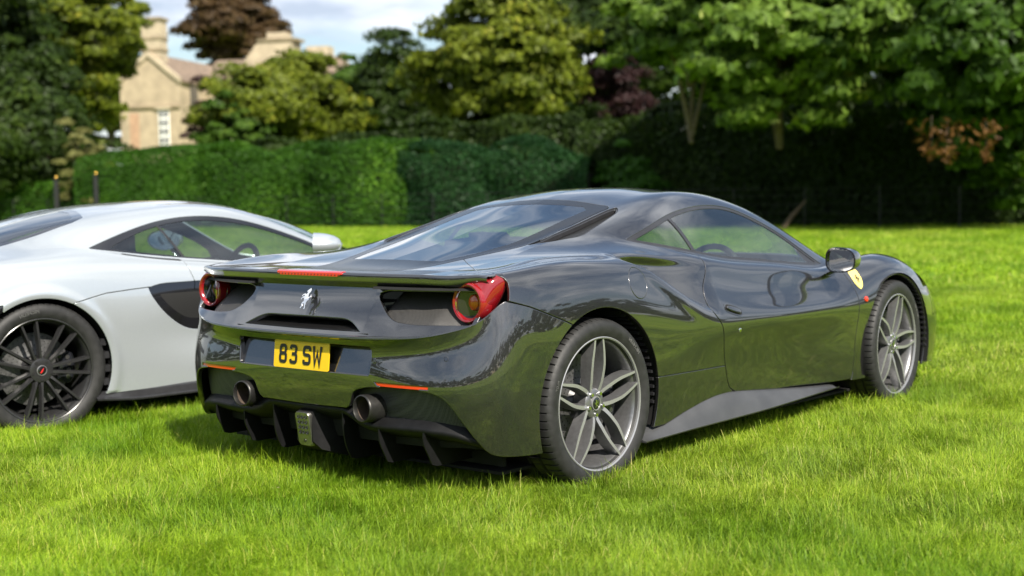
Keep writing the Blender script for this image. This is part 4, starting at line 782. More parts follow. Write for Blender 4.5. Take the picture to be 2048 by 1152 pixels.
def build_gt(root):
    lo, hi = gt_surface(); bp = gt_bumper(lo)
    LO = Surf.from_grid(lo, True, (0, 8)); HI = Surf.from_grid(hi, True, (8, 13)); BP = Surf.from_grid(bp, True)
    G = .0042
    seam = lambda s: np.abs(s.W - 8) < 1e-6
    ctr = lambda s: np.abs(s.V[:, 1]) < 3e-4
    archR, archF = arch_f(0, .392), arch_f(2.65, .379)
    door = np.array(list(curve([(.905, 1.0), (.905, .93), (.902, .876), (.885, .83), (.835, .77), (.815, .715), (.832, .655), (.884, .597), (.917, .50), (.945, .402), (.972, .330)], 50)) +
                    list(curve([(.972, .330), (.993, .298), (1.03, .277), (1.09, .258), (1.478, .233), (1.913, .212), (2.13, .206)], 30)) + [(2.165, .206), (2.176, .24), (2.19, .426)] +
                    list(curve([(2.19, .426), (2.208, .56), (2.212, .61), (2.205, .67), (2.175, .76), (2.12, .85), (2.08, 1.0)], 24)))
    zs = lambda s: s.V[:, 2] - np.interp(s.V[:, 0], [.3, .45, .6, .75, .87, 1.0, 2.2], [.178, .205, .237, .262, .274, .276, .20])
    shut = lambda s: s.V[:, 2] - np.interp(s.V[:, 0], [-.60, -.526, -.421, -.228, -.1, .1], [.815, .795, .765, .694, .64, .2])
    glassP = np.array(list(curve([(.812, -.1), (.812, 0), (.805, .2), (.785, .36)], 14)) + list(curve([(.785, .36), (.78, .405), (.755, .428), (.70, .432)], 8)) +
                      list(curve([(.60, .434), (.464, .436), (.30, .440), (.165, .436), (.002, .388), (-.14, .343), (-.36, .29), (-.50, .262)], 30)) + [(-.53, .25), (-.53, -.1)])
    slotP = rpoly([(.150, .440), (.225, .508), (.37, .570), (.543, .541), (.735, .505), (.79, .455), (.74, .442), (.464, .446), (.30, .450)], [.01, .03, .05, .1, .05, .03, .02, .1, .1])
    dlo = np.array(list(curve([(.548, .982), (.718, 1.029), (.947, 1.083), (1.15, 1.112), (1.38, 1.122), (1.55, 1.103), (1.69, 1.052), (1.82, .985), (1.93, .915), (2.02, .855)], 50)) +
                   [(2.10, .803), (2.02, .800)] + list(curve([(1.97, .802), (1.74, .820), (1.41, .851), (1.171, .873), (.947, .905), (.85, .921), (.696, .950), (.60, .968)], 30)))
    wsP = np.array(list(curve([(1.70, -.1), (1.70, 0), (1.69, .25), (1.63, .44)], 14)) + list(curve([(1.66, .51), (1.80, .575), (2.00, .645), (2.20, .69), (2.26, .70)], 14)) +
                   list(curve([(2.34, .66), (2.50, .50), (2.60, .25), (2.63, 0), (2.63, -.1)], 14)))
    # --- rear haunch with its flat deck strip, one panel each side
    deck_line = lambda s: (s.V[:, 0] - np.interp(s.V[:, 1], [0, .345, .50, .656, .80, .87, 1.2], [.165, -.14, -.27, -.405, -.50, -.525, -.54]))
    taill = lambda s: s.V[:, 0] - np.interp(s.V[:, 2], [.60, .77, .80, .83, .862, .882, .90, 1.3], [-.545, -.53, -.512, -.505, -.502, -.51, -.54, -.56])
    fen = LO.clip(lambda s: 1.3 - s.V[:, 0]).clip(archR).clip(lambda s: shut(s) - G).clip(poly_out(door, XZ, G)).clip(zs).clip(lambda s: taill(s) - .004).clip(lambda s: deck_line(s) - G)
    line_z = lambda s: s.V[:, 2] - np.interp(s.V[:, 0], [.3, .37, .948, 1.1], [.418, .414, .402, .40])
    fuelc = lambda s: np.hypot((s.V[:, 0] - .272) * 1.0, s.V[:, 2] - .815)
    up = fen.clip(lambda s: np.where(s.V[:, 0] < .2, 1, line_z(s) - G * .8)).clip(lambda s: fuelc(s) - .0670)
    dn = fen.clip(lambda s: np.where(s.V[:, 0] < .2, -1, -line_z(s) - G * .8))
    hid = HI.clip(lambda s: .163 - s.V[:, 0]).clip(poly_out(glassP, XY, G)).clip(lambda s: deck_line(s) - G)
    up = up.joined(hid)
    two('rear_fender', up.edged(.014, skip=lambda s: seam(s) & (s.V[:, 0] < .17)), 'grey_paint', root)
    two('lower_side_panel', dn.edged(.014), 'grey_paint', root)
    fc = LO.clip(lambda s: .0615 - fuelc(s)).moved(.0006).edged(.012, r=.0035); fo = two('fuel_flap', fc, 'grey_paint', root)[1]
    bpy.data.objects.remove(fo)                                     # the flap is on the right side only
    left_fill = LO.clip(lambda s: .0665 - fuelc(s)); 
    sobj('fuel_flap_blank', left_fill, 'grey_paint', root)
    # --- door
    dr = LO.clip(lambda s: s.V[:, 0] - .7).clip(lambda s: 2.35 - s.V[:, 0]).clip(poly_in(door, XZ, G)).edged(.016)
    doors = two('door', dr, 'grey_paint', root)
    # --- front fender, bonnet, nose
    ff = LO.clip(lambda s: s.V[:, 0] - 2.0).clip(poly_out(door, XZ, G)).clip(archF).clip(lambda s: 3.16 - s.V[:, 0] - .25 * (s.V[:, 2] - .5)).clip(zs).clip(lambda s: .63 - s.V[:, 2] + 1.2 * np.maximum(0, 3.02 - s.V[:, 0]))
    two('front_fender', ff.edged(.014, skip=seam), 'grey_paint', root)
    nose = LO.clip(lambda s: s.V[:, 0] + .25 * (s.V[:, 2] - .5) - 3.164).clip(archF)
    hl = nose.clip(lambda s: s.V[:, 2] - .46).clip(lambda s: 3.52 - s.V[:, 0])
    two('headlight', hl.moved(.001), 'lamp_dark', root)
    fl = LO.clip(lambda s: s.V[:, 0] - 2.9).clip(archF).clip(lambda s: -(3.16 - s.V[:, 0] - .25 * (s.V[:, 2] - .5))).clip(lambda s: np.maximum(.46 - s.V[:, 2], s.V[:, 0] - 3.52))
    sobj('front_bumper', fl.joined(HI.clip(lambda s: s.V[:, 0] - 3.34)).both(), 'grey_paint', root)
    hood = HI.clip(lambda s: s.V[:, 0] - 2.24).clip(poly_out(wsP, XY, G)).clip(lambda s: 3.335 - s.V[:, 0]).both()
    sobj('bonnet', hood.edged(.012, skip=seam), 'grey_paint', root)
    # --- roof with windscreen pillars and rear buttresses
    rf = HI.clip(lambda s: s.V[:, 0] - .165).clip(lambda s: 2.236 - s.V[:, 0]).clip(poly_out(glassP, XY, G)).clip(poly_out(slotP, XY, .001)).clip(poly_out(wsP, XY, G))
    rf = rf.clip(lambda s: np.where(s.W < 10.6, -polysdf(s.V[:, XZ], dlo), 1.) ).both()
    sobj('roof', rf.edged(.012, skip=seam), 'grey_paint', root)
    # --- windows
    side = HI.clip(lambda s: 10.6 - s.W).clip(lambda s: s.V[:, 0] - .4).clip(lambda s: 2.3 - s.V[:, 0])
    seal = side.clip(poly_in(dlo, XZ, .0005)).clip(lambda s: .014 - polysdf(s.V[:, XZ], dlo)).moved(-.003)
    two('window_seal', seal.edged(.006), 'satin_black', root)
    bl = lambda s: s.V[:, 0] - np.interp(s.V[:, 2], [.90, 1.085], [.928, .945])
    gl = side.clip(poly_in(dlo, XZ, .0145)).moved(-.006)
    two('quarter_window', gl.clip(lambda s: -bl(s) - .011), 'dark_glass', root)
    two('window_divider', gl.clip(lambda s: .011 - np.abs(bl(s))).moved(.004).edged(.006), 'satin_black', root)
    dg = gl.clip(lambda s: bl(s) - .011)
    tri = lambda s: s.V[:, 0] - np.interp(s.V[:, 2], [.80, .875], [1.975, 1.935])
    for o, d in zip(two('door_window', dg.clip(lambda s: -tri(s) - .006), 'car_glass', root), doors): o.parent = d
    two('mirror_triangle', dg.clip(lambda s: tri(s) + .006).edged(.006), 'satin_black', root)
    rg = HI.clip(poly_in(glassP, XY, G)).both()
    frit = HI.clip(poly_in(glassP, XY, G)).clip(lambda s: -polysdf(s.V[:, XY], np.array([(.735, -.1), (.735, .30), (.70, .345), (.43, .352), (.157, .350), (-.05, .315), (-.20, .27), (-.22, .2), (-.22, -.1)])))
    sobj('rear_window_border', frit.both().edged(.006, skip=lambda s: ctr(s)), 'glass_border', root)
    clear = HI.clip(poly_in(np.array([(.735, -.1), (.735, .30), (.70, .345), (.43, .352), (.157, .350), (-.05, .315), (-.20, .27), (-.22, .2), (-.22, -.1)]), XY, 0)).both()
    sobj('rear_window', clear.moved(-.001), 'rear_glass', root)
    vent = HI.clip(poly_in(slotP, XY, -.004)).moved(-.028)
    two('buttress_vent', vent, 'vent_mesh', root)
    rim = HI.clip(poly_in(slotP, XY, -.001)).clip(lambda s: .010 - polysdf(s.V[:, XY], slotP)).moved(-.006)
    two('vent_frame', rim.edged(.02), 'satin_black', root)
    sobj('windscreen', HI.clip(poly_in(wsP, XY, G)).both().moved(-.002), 'car_glass', root)
    # --- deck lid and spoiler lip
    dk = LO.joined(HI).clip(lambda s: .2 - s.V[:, 0]).clip(lambda s: s.W - 6.0).clip(lambda s: -deck_line(s) - G).clip(poly_out(glassP, XY, G)).clip(lambda s: .865 - s.V[:, 1])
    st = np.concatenate([lo[90:, 0], hi[1:, 0]]); st = st[st[:, 1] < .862]
    x0, Y0, z0 = st.T; edge = smoothstep(.865, .70, Y0)
    rows = [np.stack([x0, Y0, z0], 1)]
    for dx, dz in ((-.005, -.001), (-.009, -.004), (-.011, -.009), (-.011, -.026), (-.009, -.031), (-.004, -.033)):
        rows.append(np.stack([x0 + dx, Y0, z0 + dz * 1.2 * (.55 + .45 * edge)], 1))
    sl_ = np.array(rows); LS = Surf.from_grid(sl_, False)
    if LS.N[:, 0].mean() > 0: LS = Surf(LS.V, -LS.N, [f[::-1] for f in LS.F], LS.W)
    lipo = sobj('rear_deck', dk.both().edged(.012, skip=lambda s: (np.abs(s.W - 8) < 1e-6) | (s.V[:, 0] < -.545)), 'grey_paint', root)
    sobj('spoiler_lip', LS.both(), 'grey_paint', root)
    # --- fascia under the lip
    cols = []
    top_x = lambda Y: np.interp(Y, [0, .36, .52, .67, .79, .86], [-.668, -.658, -.643, -.615, -.575, -.535])
    for k in range(0, 260):
        u = k / 330 * 0 + k
        b = bp[-1, k]
        if b[1] > .86: break
        zt = .834; xt = float(top_x(b[1])); f = np.linspace(0, 1, 40)
        x = b[0] + (xt - b[0]) * (.55 * f + .45 * np.sin(f * np.pi / 2)); z = b[2] + .001 + (zt - b[2]) * f
        x = x + .006 * np.sin(np.pi * f)
        cols.append(np.stack([x, np.full(40, b[1]), z], 1))
    fg = np.moveaxis(np.array(cols), 0, 1); FS = Surf.from_grid(fg, True)
    pocket = rpoly([(.415, .828), (.372, .815), (.385, .785), (.44, .735), (.50, .708), (.60, .700), (.83, .705), (.83, .83)], [.02, .03, .03, .05, .05, .05, 0, 0])
    slot = rpoly([(0, .664), (.36, .667), (.262, .716), (0, .717)], [0, .006, .05, 0])
    slot = np.concatenate([slot, [(-.1, .717), (-.1, .664)]])
    ringY, ringz = .775, .785
    FP = FS.clip(poly_out(pocket, YZ)).clip(poly_out(slot, YZ)).clip(lambda s: .84 - s.V[:, 1] )
    sobj('rear_fascia', FP.both().edged(.020, r=.004, skip=ctr), 'grey_paint', root)
    # underside of the lip (faces down, carries the reflection of the grass)
    a_ = rows[-1]; b_ = np.stack([top_x(Y0) - .001, Y0, np.full(len(Y0), .833)], 1)
    ug = np.array([a_ + (b_ - a_) * t for t in np.linspace(0, 1, 6)]); US = Surf.from_grid(ug, False)
    if US.N[:, 2].mean() > 0: US = Surf(US.V, -US.N, [f[::-1] for f in US.F], US.W)
    sobj('spoiler_underside', US.both(), 'grey_paint', root)
    # pockets beside the lights: a mesh ramp that climbs inwards, black roof above it
    for sg in (-1, 1):
        Y = np.linspace(.385, .86, 30); ff_ = np.linspace(0, 1, 16)
        xb = np.interp(Y, [.36, .52, .66, .72, .79, .86], [-.720, -.705, -.672, -.632, -.575, -.52])
        V = []
        for f in ff_:
            zb = .690 + .125 * f; xx = xb + .006 + .15 * f ** 1.2 + .03*smoothstep(.42, .385, Y)
            V.append(np.stack([xx, Y * sg, np.full(30, zb)], 1))
        g = np.array(V); mobj('pocket_mesh', g.reshape(-1, 3), grid_faces(16, 30) if sg < 0 else grid_faces(16, 30)[:, ::-1], 'fine_mesh', root)
        m = MB(); P = [(-.715, .37 * sg), (-.70, .52 * sg), (-.67, .66 * sg), (-.60, .83 * sg), (-.45, .86 * sg), (-.45, .36 * sg)]
        m.loft([[(x + .02, y, .832) for x, y in P], [(x + .03, y, .841) for x, y in P]]); m.box((-.45, .61 * sg, .76), (.01, .5, .16)); m.obj('pocket_back', 'gap_black', root)
    # slot floor and its dark throat
    m = MB(); Ys = np.linspace(-.40, .40, 25); g = []
    for f in np.linspace(0, 1, 8):
        g.append([(-.752 + .115 * f + .03 * (y / .4)**2 * 0, y * (1 - .22 * f), .662 + .042 * f) for y in Ys])
    m.add(np.array(g).reshape(-1, 3), grid_faces(8, 25)); m.obj('slot_floor', 'grey_paint', root, recalc=False)
    m = MB().box((-.60, 0, .69), (.02, .9, .12)); m.box((-.645, 0, .733), (.10, .56, .006)); m.obj('slot_back', 'gap_black', root)
    # --- bumper
    opening = np.array([(-.2, -.1), (-.2, .362), (0, .362), (.255, .366)] + list(curve([(.272, .375), (.285, .40), (.30, .43), (.335, .447), (.449, .461), (.60, .463), (.69, .456), (.745, .437), (.785, .391), (.829, .306), (.856, .247), (.872, .222), (.90, .208)], 50)) + [(.99, .196), (.99, -.1)])
    plate = rpoly([(.398, .497), (.408, .615), (-.2, .612), (-.2, .495)], [.015, .02, 0, 0])
    refl = [(.418, .479), (.436, .462), (.690, .462), (.690, .478)]
    bs = BP.clip(poly_out(opening, YZ)).clip(lambda s: np.where(s.V[:, 0] > -.5, archR(s), 1)).clip(lambda s: np.where(s.V[:, 0] > -.535, -shut(s) - G, .798 - s.V[:, 2])).clip(lambda s: s.V[:, 2] - .198).clip(lambda s: np.where(s.V[:, 0] > -.3, archR(s), 1.))
    body = bs.clip(poly_out(plate, YZ)).clip(poly_out(np.array(refl), YZ, .001))
    sobj('rear_bumper', body.both().edged(.022, r=.004, skip=ctr), 'grey_paint', root)
    pan = BP.clip(poly_in(plate, YZ, -.004)); pan = Surf(pan.V + np.array([.030, 0, 0]), pan.N, pan.F, pan.W)
    P3 = pan.V.copy(); P3[:, 0] = -.718 + .30 * (P3[:, 2] - .55); pan = Surf(P3, np.tile([-.958, 0, .287], (len(P3), 1)), pan.F, pan.W)
    sobj('plate_recess', pan.both(), 'grey_paint', root)
    two('rear_reflector', BP.clip(poly_in(np.array(refl), YZ, .0005)).moved(-.004), 'orange_red', root)
    for sy in (-1, 1):
        for Y, z in ((.748, .581), (.398 + .0, .557)):
            P = bp.reshape(-1, 3); i = np.argmin((P[:, 1] - Y - (.02 if Y < .5 else 0))**2 + (P[:, 2] - z)**2); nrm = Surf.from_grid(bp, True).N[i] * np.array([1, sy, 1]); c = P[i] * np.array([1, sy, 1])
            q = Vector(nrm).to_track_quat('Z', 'Y').to_matrix(); m = MB(); m.lathe([(.0065, -.004), (.0085, .0015), (.0105, .0012), (.011, -.003)], 'z', 20); m.lathe([(0.0001, .0008), (.0066, .0008)], 'z', 20)
            Mx = Matrix.Translation(Vector(c)) @ q.to_4x4(); m.obj('parking_sensor', 'grey_paint', root, M=np.array(Mx))
    # --- black gaps behind the panel lines
    hull = LO.clip(arch_f(0, .40)).clip(arch_f(2.65, .388)).clip(lambda s: s.V[:, 0] + .48).clip(lambda s: 3.5 - s.V[:, 0]).clip(lambda s: s.V[:, 2] - .21).clip(lambda s: 7.9 - s.W).moved(-.020)
    two('inner_shell', hull, 'gap_black', root)
    hb = BP.clip(poly_out(opening, YZ, .004)).clip(poly_out(plate, YZ, .004)).clip(lambda s: np.where(s.V[:, 0] > -.5, arch_f(0, .40)(s), 1)).clip(lambda s: s.V[:, 2] - .21).moved(-.024)
    sobj('bumper_backing', hb.both(), 'gap_black', root)
    # --- side skirt blade
    for sy in (-1, 1):
        X = np.linspace(.27, 1.98, 60); zt = np.interp(X, [.27, .32, .45, .6, .75, .87, 1.0, 1.37, 1.7, 1.98], [.172, .178, .203, .235, .259, .270, .272, .236, .208, .190]); zt = gblur(zt[:, None], 2, 0)[:, 0]
        zb = np.interp(X, [.27, .6, 1.15, 1.9, 1.98], [.150, .158, .165, .182, .186])
        k = smoothstep(1.98, 1.2, X)
        rings = []
        for x, a, b, q in zip(X, zt, zb, k):
            yt = .935 - .012 * smoothstep(.9, 1.9, np.array(x)); 
            rings.append([(x, sy * .86, a + .010), (x, sy * (yt - .004), a + .004), (x, sy * (yt + .006), a - .002), (x, sy * (.948 + .02 * q), (a + b) / 2 - .004), (x, sy * (.958 + .024 * q), b + .006), (x, sy * (.954 + .024 * q), b), (x, sy * .86, b + .004)])
        MB().loft(rings).obj('side_skirt', 'sill_grey', root, sharp=45)
    # --- wheel wells
    for cx, r in ((0, .398), (2.65, .386)):
        for sy in (-1, 1):
            a = np.linspace(-.35, np.pi + .35, 40); g = []
            for Y in (.948, .80, .56): g.append([(cx + r*math.cos(t), sy*Y, .345 + r*math.sin(t)) for t in a])
            m = MB(); m.add(np.array(g).reshape(-1, 3), grid_faces(3, 40)); n = len(m.V)
            m.add([(cx, sy*.56, .345)] + [(cx + r*math.cos(t), sy*.56, .345 + r*math.sin(t)) for t in a], [(0, i, i+1) for i in range(1, 40)])
            m.obj('wheel_well', 'gap_black', root, recalc=False)
            # ribbed liner strip seen ahead of the tyre
            m = MB()
            for t in np.linspace(-.1, 1.15, 16):
                m.box((cx + (r-.008)*math.cos(t), sy*.86, .345 + (r-.008)*math.sin(t)), (.012, .15, .012))
            m.obj('arch_liner', 'satin_black', root)
    return lo, hi, bp, doors
# ---------------------------------------------------------------- wheels
def tyre_mesh(R, rim, W, nb=66):
    prof = [(rim - .006, -.020, 0), (rim + .004, -.006, 0), (rim + .014, .001, 0), (rim + .034, .009, 0), (rim + .052, .009, 0), (R - .016, .003, 0), (R - .0075, -.006, .15), (R - .002, -.020, 1), (R, -.040, 1), (R, -.075, 1), (R - .009, -.079, 0), (R - .009, -.089, 0), (R, -.093, .4), (R + .001, -W*.5 + .02, .0), (R - .008, -W*.5 + .014, 0), (R - .008, -W*.5 + .004, 0), (R + .001, -W*.5, 0), (R, -W + .09, 0), (R, -W + .02, .5), (R - .02, -W + .002, 0), (rim + .03, -W, 0), (rim - .006, -W + .022, 0)]
    fr = [0, .06, .16, .22, .6]; a = np.array([(k + f) / nb * 2*np.pi for k in range(nb) for f in fr]); gro = np.tile([0, 1, 1, 0, 0], nb); n = len(a); V = []
    for r, y, g in prof:
        rr = r - .0065 * g * gro; V.append(np.stack([rr*np.cos(a), np.full(n, y), rr*np.sin(a)], 1))
    V = np.concatenate(V); k = len(prof)
    F = [(i*n + j, (i+1)*n + j, (i+1)*n + (j+1) % n, i*n + (j+1) % n) for i in range(k-1) for j in range(n)]
    return V, F
def arc_text(body, size, r0, ang0, y=.0102):
    """raised lettering bent round the side wall (wheel axis = y, outside = +y); ang0 = middle of the word"""
    V, F = text_mesh(body, size, .0009, 2)
    r = r0 + V[:, 1]; a = ang0 - V[:, 0] / r0
    return np.stack([r*np.cos(a), y + V[:, 2], r*np.sin(a)], 1), F
def build_wheel(parent, cfg, first=None):
    """returns the wheel part (rim barrel) with its tyre, spokes, cap, disc and caliper; outside faces +y"""
    R, rim, W, style = cfg; k = rim / .262
    m = MB(); m.lathe([(.2705*k, -.004), (.2705*k, -.010), (.262*k, -.016), (.256*k, -.022), (.2495*k, -.034), (.2475*k, -.060), (.240*k, -.085), (.243*k, -.17), (.250*k, -W + .03), (.268*k, -W + .02)], 'y', 96)
    w = m.obj('wheel', 'rim_grey' if style == 'gt' else 'rim_black', parent, sharp=50)
    m = MB(); m.lathe([(.2705*k, -.004), (.2715*k, -.001), (.2685*k, .0008), (.2635*k, -.002), (.262*k, -.010), (.2705*k, -.010)], 'y', 96); m.obj('rim_lip', 'rim_bright' if style == 'gt' else 'rim_black', w)
    V, F = tyre_mesh(R, rim, W); t = mobj('tyre', V, F, 'rubber', w, sharp=40)
    words = [('MICHELIN', .021, 2.35), ('PILOT', .016, .35), ('SPORT', .016, -1.95 + .1)] if style == 'gt' else [('MICHELIN', .024, 1.35), ('285/35 ZR20', .012, .55)]
    for b, s, a in words:
        V, F = arc_text(b, s, (rim + R) / 2 + .002, a); mobj('tyre_lettering', V, F, 'letter_rubber', t, smooth=False)
    return w
def spoke_ring(path, half, depth, y0):
    """deep thin blade: path = (r, angle), half width front/back, depth along the axle"""
    rings = []
    P = np.array([(r*math.cos(a), r*math.sin(a)) for r, a in path]); T = np.gradient(P, axis=0); T /= np.linalg.norm(T, axis=1, keepdims=True); Nn = np.stack([-T[:, 1], T[:, 0]], 1)
    for p, n, h, d, y in zip(P, Nn, half, depth, y0):
        q = lambda s, yy: (p[0] + n[0]*s, yy, p[1] + n[1]*s)
        rings.append([q(-h, y), q(h, y), q(h*1.15, y - .006), q(h*1.9, y - d), q(-h*1.9, y - d), q(-h*1.15, y - .006)])
    return rings
def gt_wheel(parent, R=.345, W=.300, caliper=1, phase=0):
    w = build_wheel(parent, (R, .262, W, 'gt'))
    rr = np.array([.038, .060, .10, .15, .20, .245, .262]); aa = np.radians([30, 27, 20.5, 15.2, 10.2, 6.6, 5.6]); u = np.linspace(0, 1, 14)
    rs = ncs(rr, np.stack([rr, aa], 1), np.interp(u, [0, 1], [.038, .262]))
    for s5 in range(5):
        for sg in (-1, 1):
            base = math.radians(90 + 72*s5 + phase); path = [(r, base + sg*a) for r, a in rs]; r_ = rs[:, 0]
            half = np.interp(r_, [.038, .10, .2, .262], [.0080, .0078, .0062, .0048]); dep = np.interp(r_, [.038, .1, .2, .262], [.026, .044, .056, .054]); y0 = np.interp(r_, [.038, .06, .10, .16, .22, .262], [-.036, -.031, -.020, -.011, -.0065, -.006])
            rings = spoke_ring(path, half, dep, y0); m = MB(); m.loft(rings); o = m.obj('spoke', 'rim_grey', w, sharp=30)
            o.data.materials.append(MATS['rim_bright'])
            for p in o.data.polygons:
                if p.normal.y > .75: p.material_index = 1
    m = MB(); m.lathe([(.030, -.030), (.052, -.031), (.060, -.037), (.066, -.060), (.07, -.09)], 'y', 40); m.obj('hub', 'rim_grey', w)
    m = MB(); m.lathe([(.0001, -.0245), (.022, -.0245), (.0245, -.026)], 'y', 32); c = m.obj('hub_cap', 'black_gloss', w)
    m = MB(); m.lathe([(.0245, -.026), (.0255, -.0235), (.0285, -.024), (.0295, -.032)], 'y', 32); m.obj('cap_ring', 'rim_bright', c)
    V, F = horse_mesh(.034, .001); V = np.stack([V[:, 0], -.0240 + V[:, 2], V[:, 1]], 1); mobj('cap_emblem', V, F, 'chrome', c, smooth=False)
    for q in range(5):
        a = math.radians(90 + 36 + 72*q + phase); m = MB(); m.lathe([(.0001, -.022), (.0075, -.022), (.0085, -.025), (.0085, -.05)], 'y', 12, c=(.046*math.cos(a), 0, .046*math.sin(a))); m.obj('wheel_bolt', 'chrome', w)
    disc_caliper(w, .195, caliper, 'caliper_dark')
    m = MB(); m.tube([(.243*math.cos(-.85), -.075, .243*math.sin(-.85)), (.222*math.cos(-.85), -.055, .222*math.sin(-.85))], .004, 8); m.obj('tyre_valve', 'chrome', w)
    return w
def disc_caliper(w, r, caliper, cmat):
    m = MB(); m.lathe([(.07, -.115), (.075, -.118), (r, -.118), (r, -.148), (.07, -.148)], 'y', 64); d = m.obj('brake_disc', 'disc_grey', w)
    m = MB()
    for k in range(40):
        for q, rr in enumerate((.100, .125, .15, .175)):
            a = 2*math.pi*(k/40) + q*.045; m.lathe([(.0001, -.1172), (.0032, -.1172)], 'y', 6, c=(rr*math.cos(a), 0, rr*math.sin(a)))
    tag(m.obj('disc_holes', 'gap_black', d, recalc=False), kind='stuff')
    m = MB(); m.lathe([(.0001, -.10), (.06, -.10), (.075, -.118)], 'y', 32); m.obj('disc_bell', 'satin_black', w)
    a0 = math.pi/2 + caliper*math.pi/2; A = np.linspace(a0 - .48, a0 + .48, 15); rings = []
    for i, a in enumerate(A):
        e = 1 - (abs(i - 7) / 7)**6 * .25; q = lambda rr, y: (rr*math.cos(a), y, rr*math.sin(a))
        rings.append([q(.125, -.085), q(.15, -.078), q(.198*e + .14*(1-e), -.080), q(.212*e + .14*(1-e), -.095), q(.212*e + .14*(1-e), -.165), q(.125, -.165)])
    c = MB().loft(rings).obj('brake_caliper', cmat, w)
    m = MB()
    for da in (-.3, -.1, .1, .3): m.lathe([(.0001, -.0745), (.011, -.0745), (.013, -.08)], 'y', 12, c=(.172*math.cos(a0+da), 0, .172*math.sin(a0+da)))
    m.obj('caliper_piston', 'steel', c)
def copy_part(o, parent):
    c = o.copy(); COL.objects.link(c); c.parent = parent
    for ch in [x for x in ALLCH.get(o.name, [])]: copy_part(ch, c)
    return c
ALLCH = {}
def index_children():
    ALLCH.clear()
    for o in COL.objects:
        if o.parent: ALLCH.setdefault(o.parent.name, []).append(o)
# ---------------------------------------------------------------- emblems and lettering
HORSE = [(.62,1.40),(.55,1.35),(.45,1.28),(.36,1.19),(.38,1.13),(.48,1.17),(.50,1.08),(.42,.98),(.28,1.03),(.12,.96),(.07,.84),(.14,.83),(.19,.91),(.30,.94),(.36,.88),(.22,.81),(.10,.73),(.11,.62),(.18,.63),(.19,.70),(.34,.76),(.42,.66),(.46,.52),(.34,.45),(.29,.31),(.35,.19),(.27,.07),(.38,.04),(.45,.18),(.40,.31),(.49,.38),(.58,.36),(.62,.23),(.71,.13),(.65,.02),(.77,.0),(.81,.12),(.73,.25),(.73,.42),(.79,.56),(.92,.61),(1.0,.80),(.95,1.0),(.90,.86),(.86,.75),(.78,.71),(.73,.86),(.67,1.02),(.74,1.14),(.75,1.28)]
def flat_poly(poly, d):
    """triangulated flat shape of thickness d, in the x-y plane"""
    b = bmesh.new(); vs = [b.verts.new((x, y, 0)) for x, y in poly]; f = b.faces.new(vs); b.normal_update()
    if f.normal.z < 0: bmesh.ops.reverse_faces(b, faces=[f])
    r = bmesh.ops.extrude_face_region(b, geom=[f]); bmesh.ops.translate(b, vec=(0, 0, d), verts=[v for v in r['geom'] if isinstance(v, bmesh.types.BMVert)])
    bmesh.ops.recalc_face_normals(b, faces=b.faces); bmesh.ops.triangulate(b, faces=b.faces); b.verts.index_update()
    V = np.array([v.co[:] for v in b.verts]); F = [[v.index for v in f.verts] for f in b.faces]; b.free(); return V, F
def horse_mesh(h, d):
    P = (np.array(HORSE) - (.53, .70)) * h / 1.4; return flat_poly(P, d)
def ribbon(path, w, closed=False):
    P = np.asarray(path, float); n = len(P); T = (np.roll(P, -1, 0) - np.roll(P, 1, 0)) if closed else np.gradient(P, axis=0)
    L, Rr = [], []
    for i in range(n):
        a = P[i] - P[i-1] if (closed or i > 0) else P[1] - P[0]; b = P[(i+1) % n] - P[i] if (closed or i < n-1) else P[-1] - P[-2]
        a = a/np.linalg.norm(a); b = b/np.linalg.norm(b); t = a + b; t /= max(np.linalg.norm(t), 1e-6); nn = np.array([-t[1], t[0]]); c = max(.45, float(nn @ np.array([-a[1], a[0]])))
        L.append(P[i] + nn*w/2/c); Rr.append(P[i] - nn*w/2/c)
    V = L + Rr; F = [(i, n+i, n+(i+1) % n, (i+1) % n) for i in range(n if closed else n-1)]
    return V, F
def plate_chars(w=.050, h=.079, t=.014):
    a, b = w - t, h - t
    def loop(x0, y0, x1, y1, r=.012): return rpoly([(x0, y0), (x1, y0), (x1, y1), (x0, y1)], r, 5)
    m = b*.52
    def rp(pts, r=.012):
        p = np.array(pts); out = [p[0]]
        for i in range(1, len(p)-1):
            A, B, Cc = p[i-1], p[i], p[i+1]; la, lc = np.linalg.norm(A-B), np.linalg.norm(Cc-B); d = min(r, la*.48, lc*.48); s, e = B+(A-B)/la*d, B+(Cc-B)/lc*d
            for q in np.linspace(0, 1, 5): out.append((1-q)**2*s + 2*q*(1-q)*B + q*q*e)
        return np.array(out + [p[-1]])
    return {'8': [(loop(0, 0, a, m), True), (loop(.002, m, a-.002, b), True)],
            '3': [(rp([(0, .012), (.003, 0), (a, 0), (a, m), (.009, m)]), False), (rp([(.009, m), (a-.002, m), (a-.002, b), (.003, b), (0, b-.012)]), False)],
            'S': [(rp([(0, .014), (0, 0), (a, 0), (a, m), (0, m), (0, b), (a, b), (a, b-.014)]), False)],
            'W': [(np.array([(-.004, b+.007), (.004, -.004), (a/2, b*.72), (a-.004, -.004), (a+.004, b+.007)]), False)]}
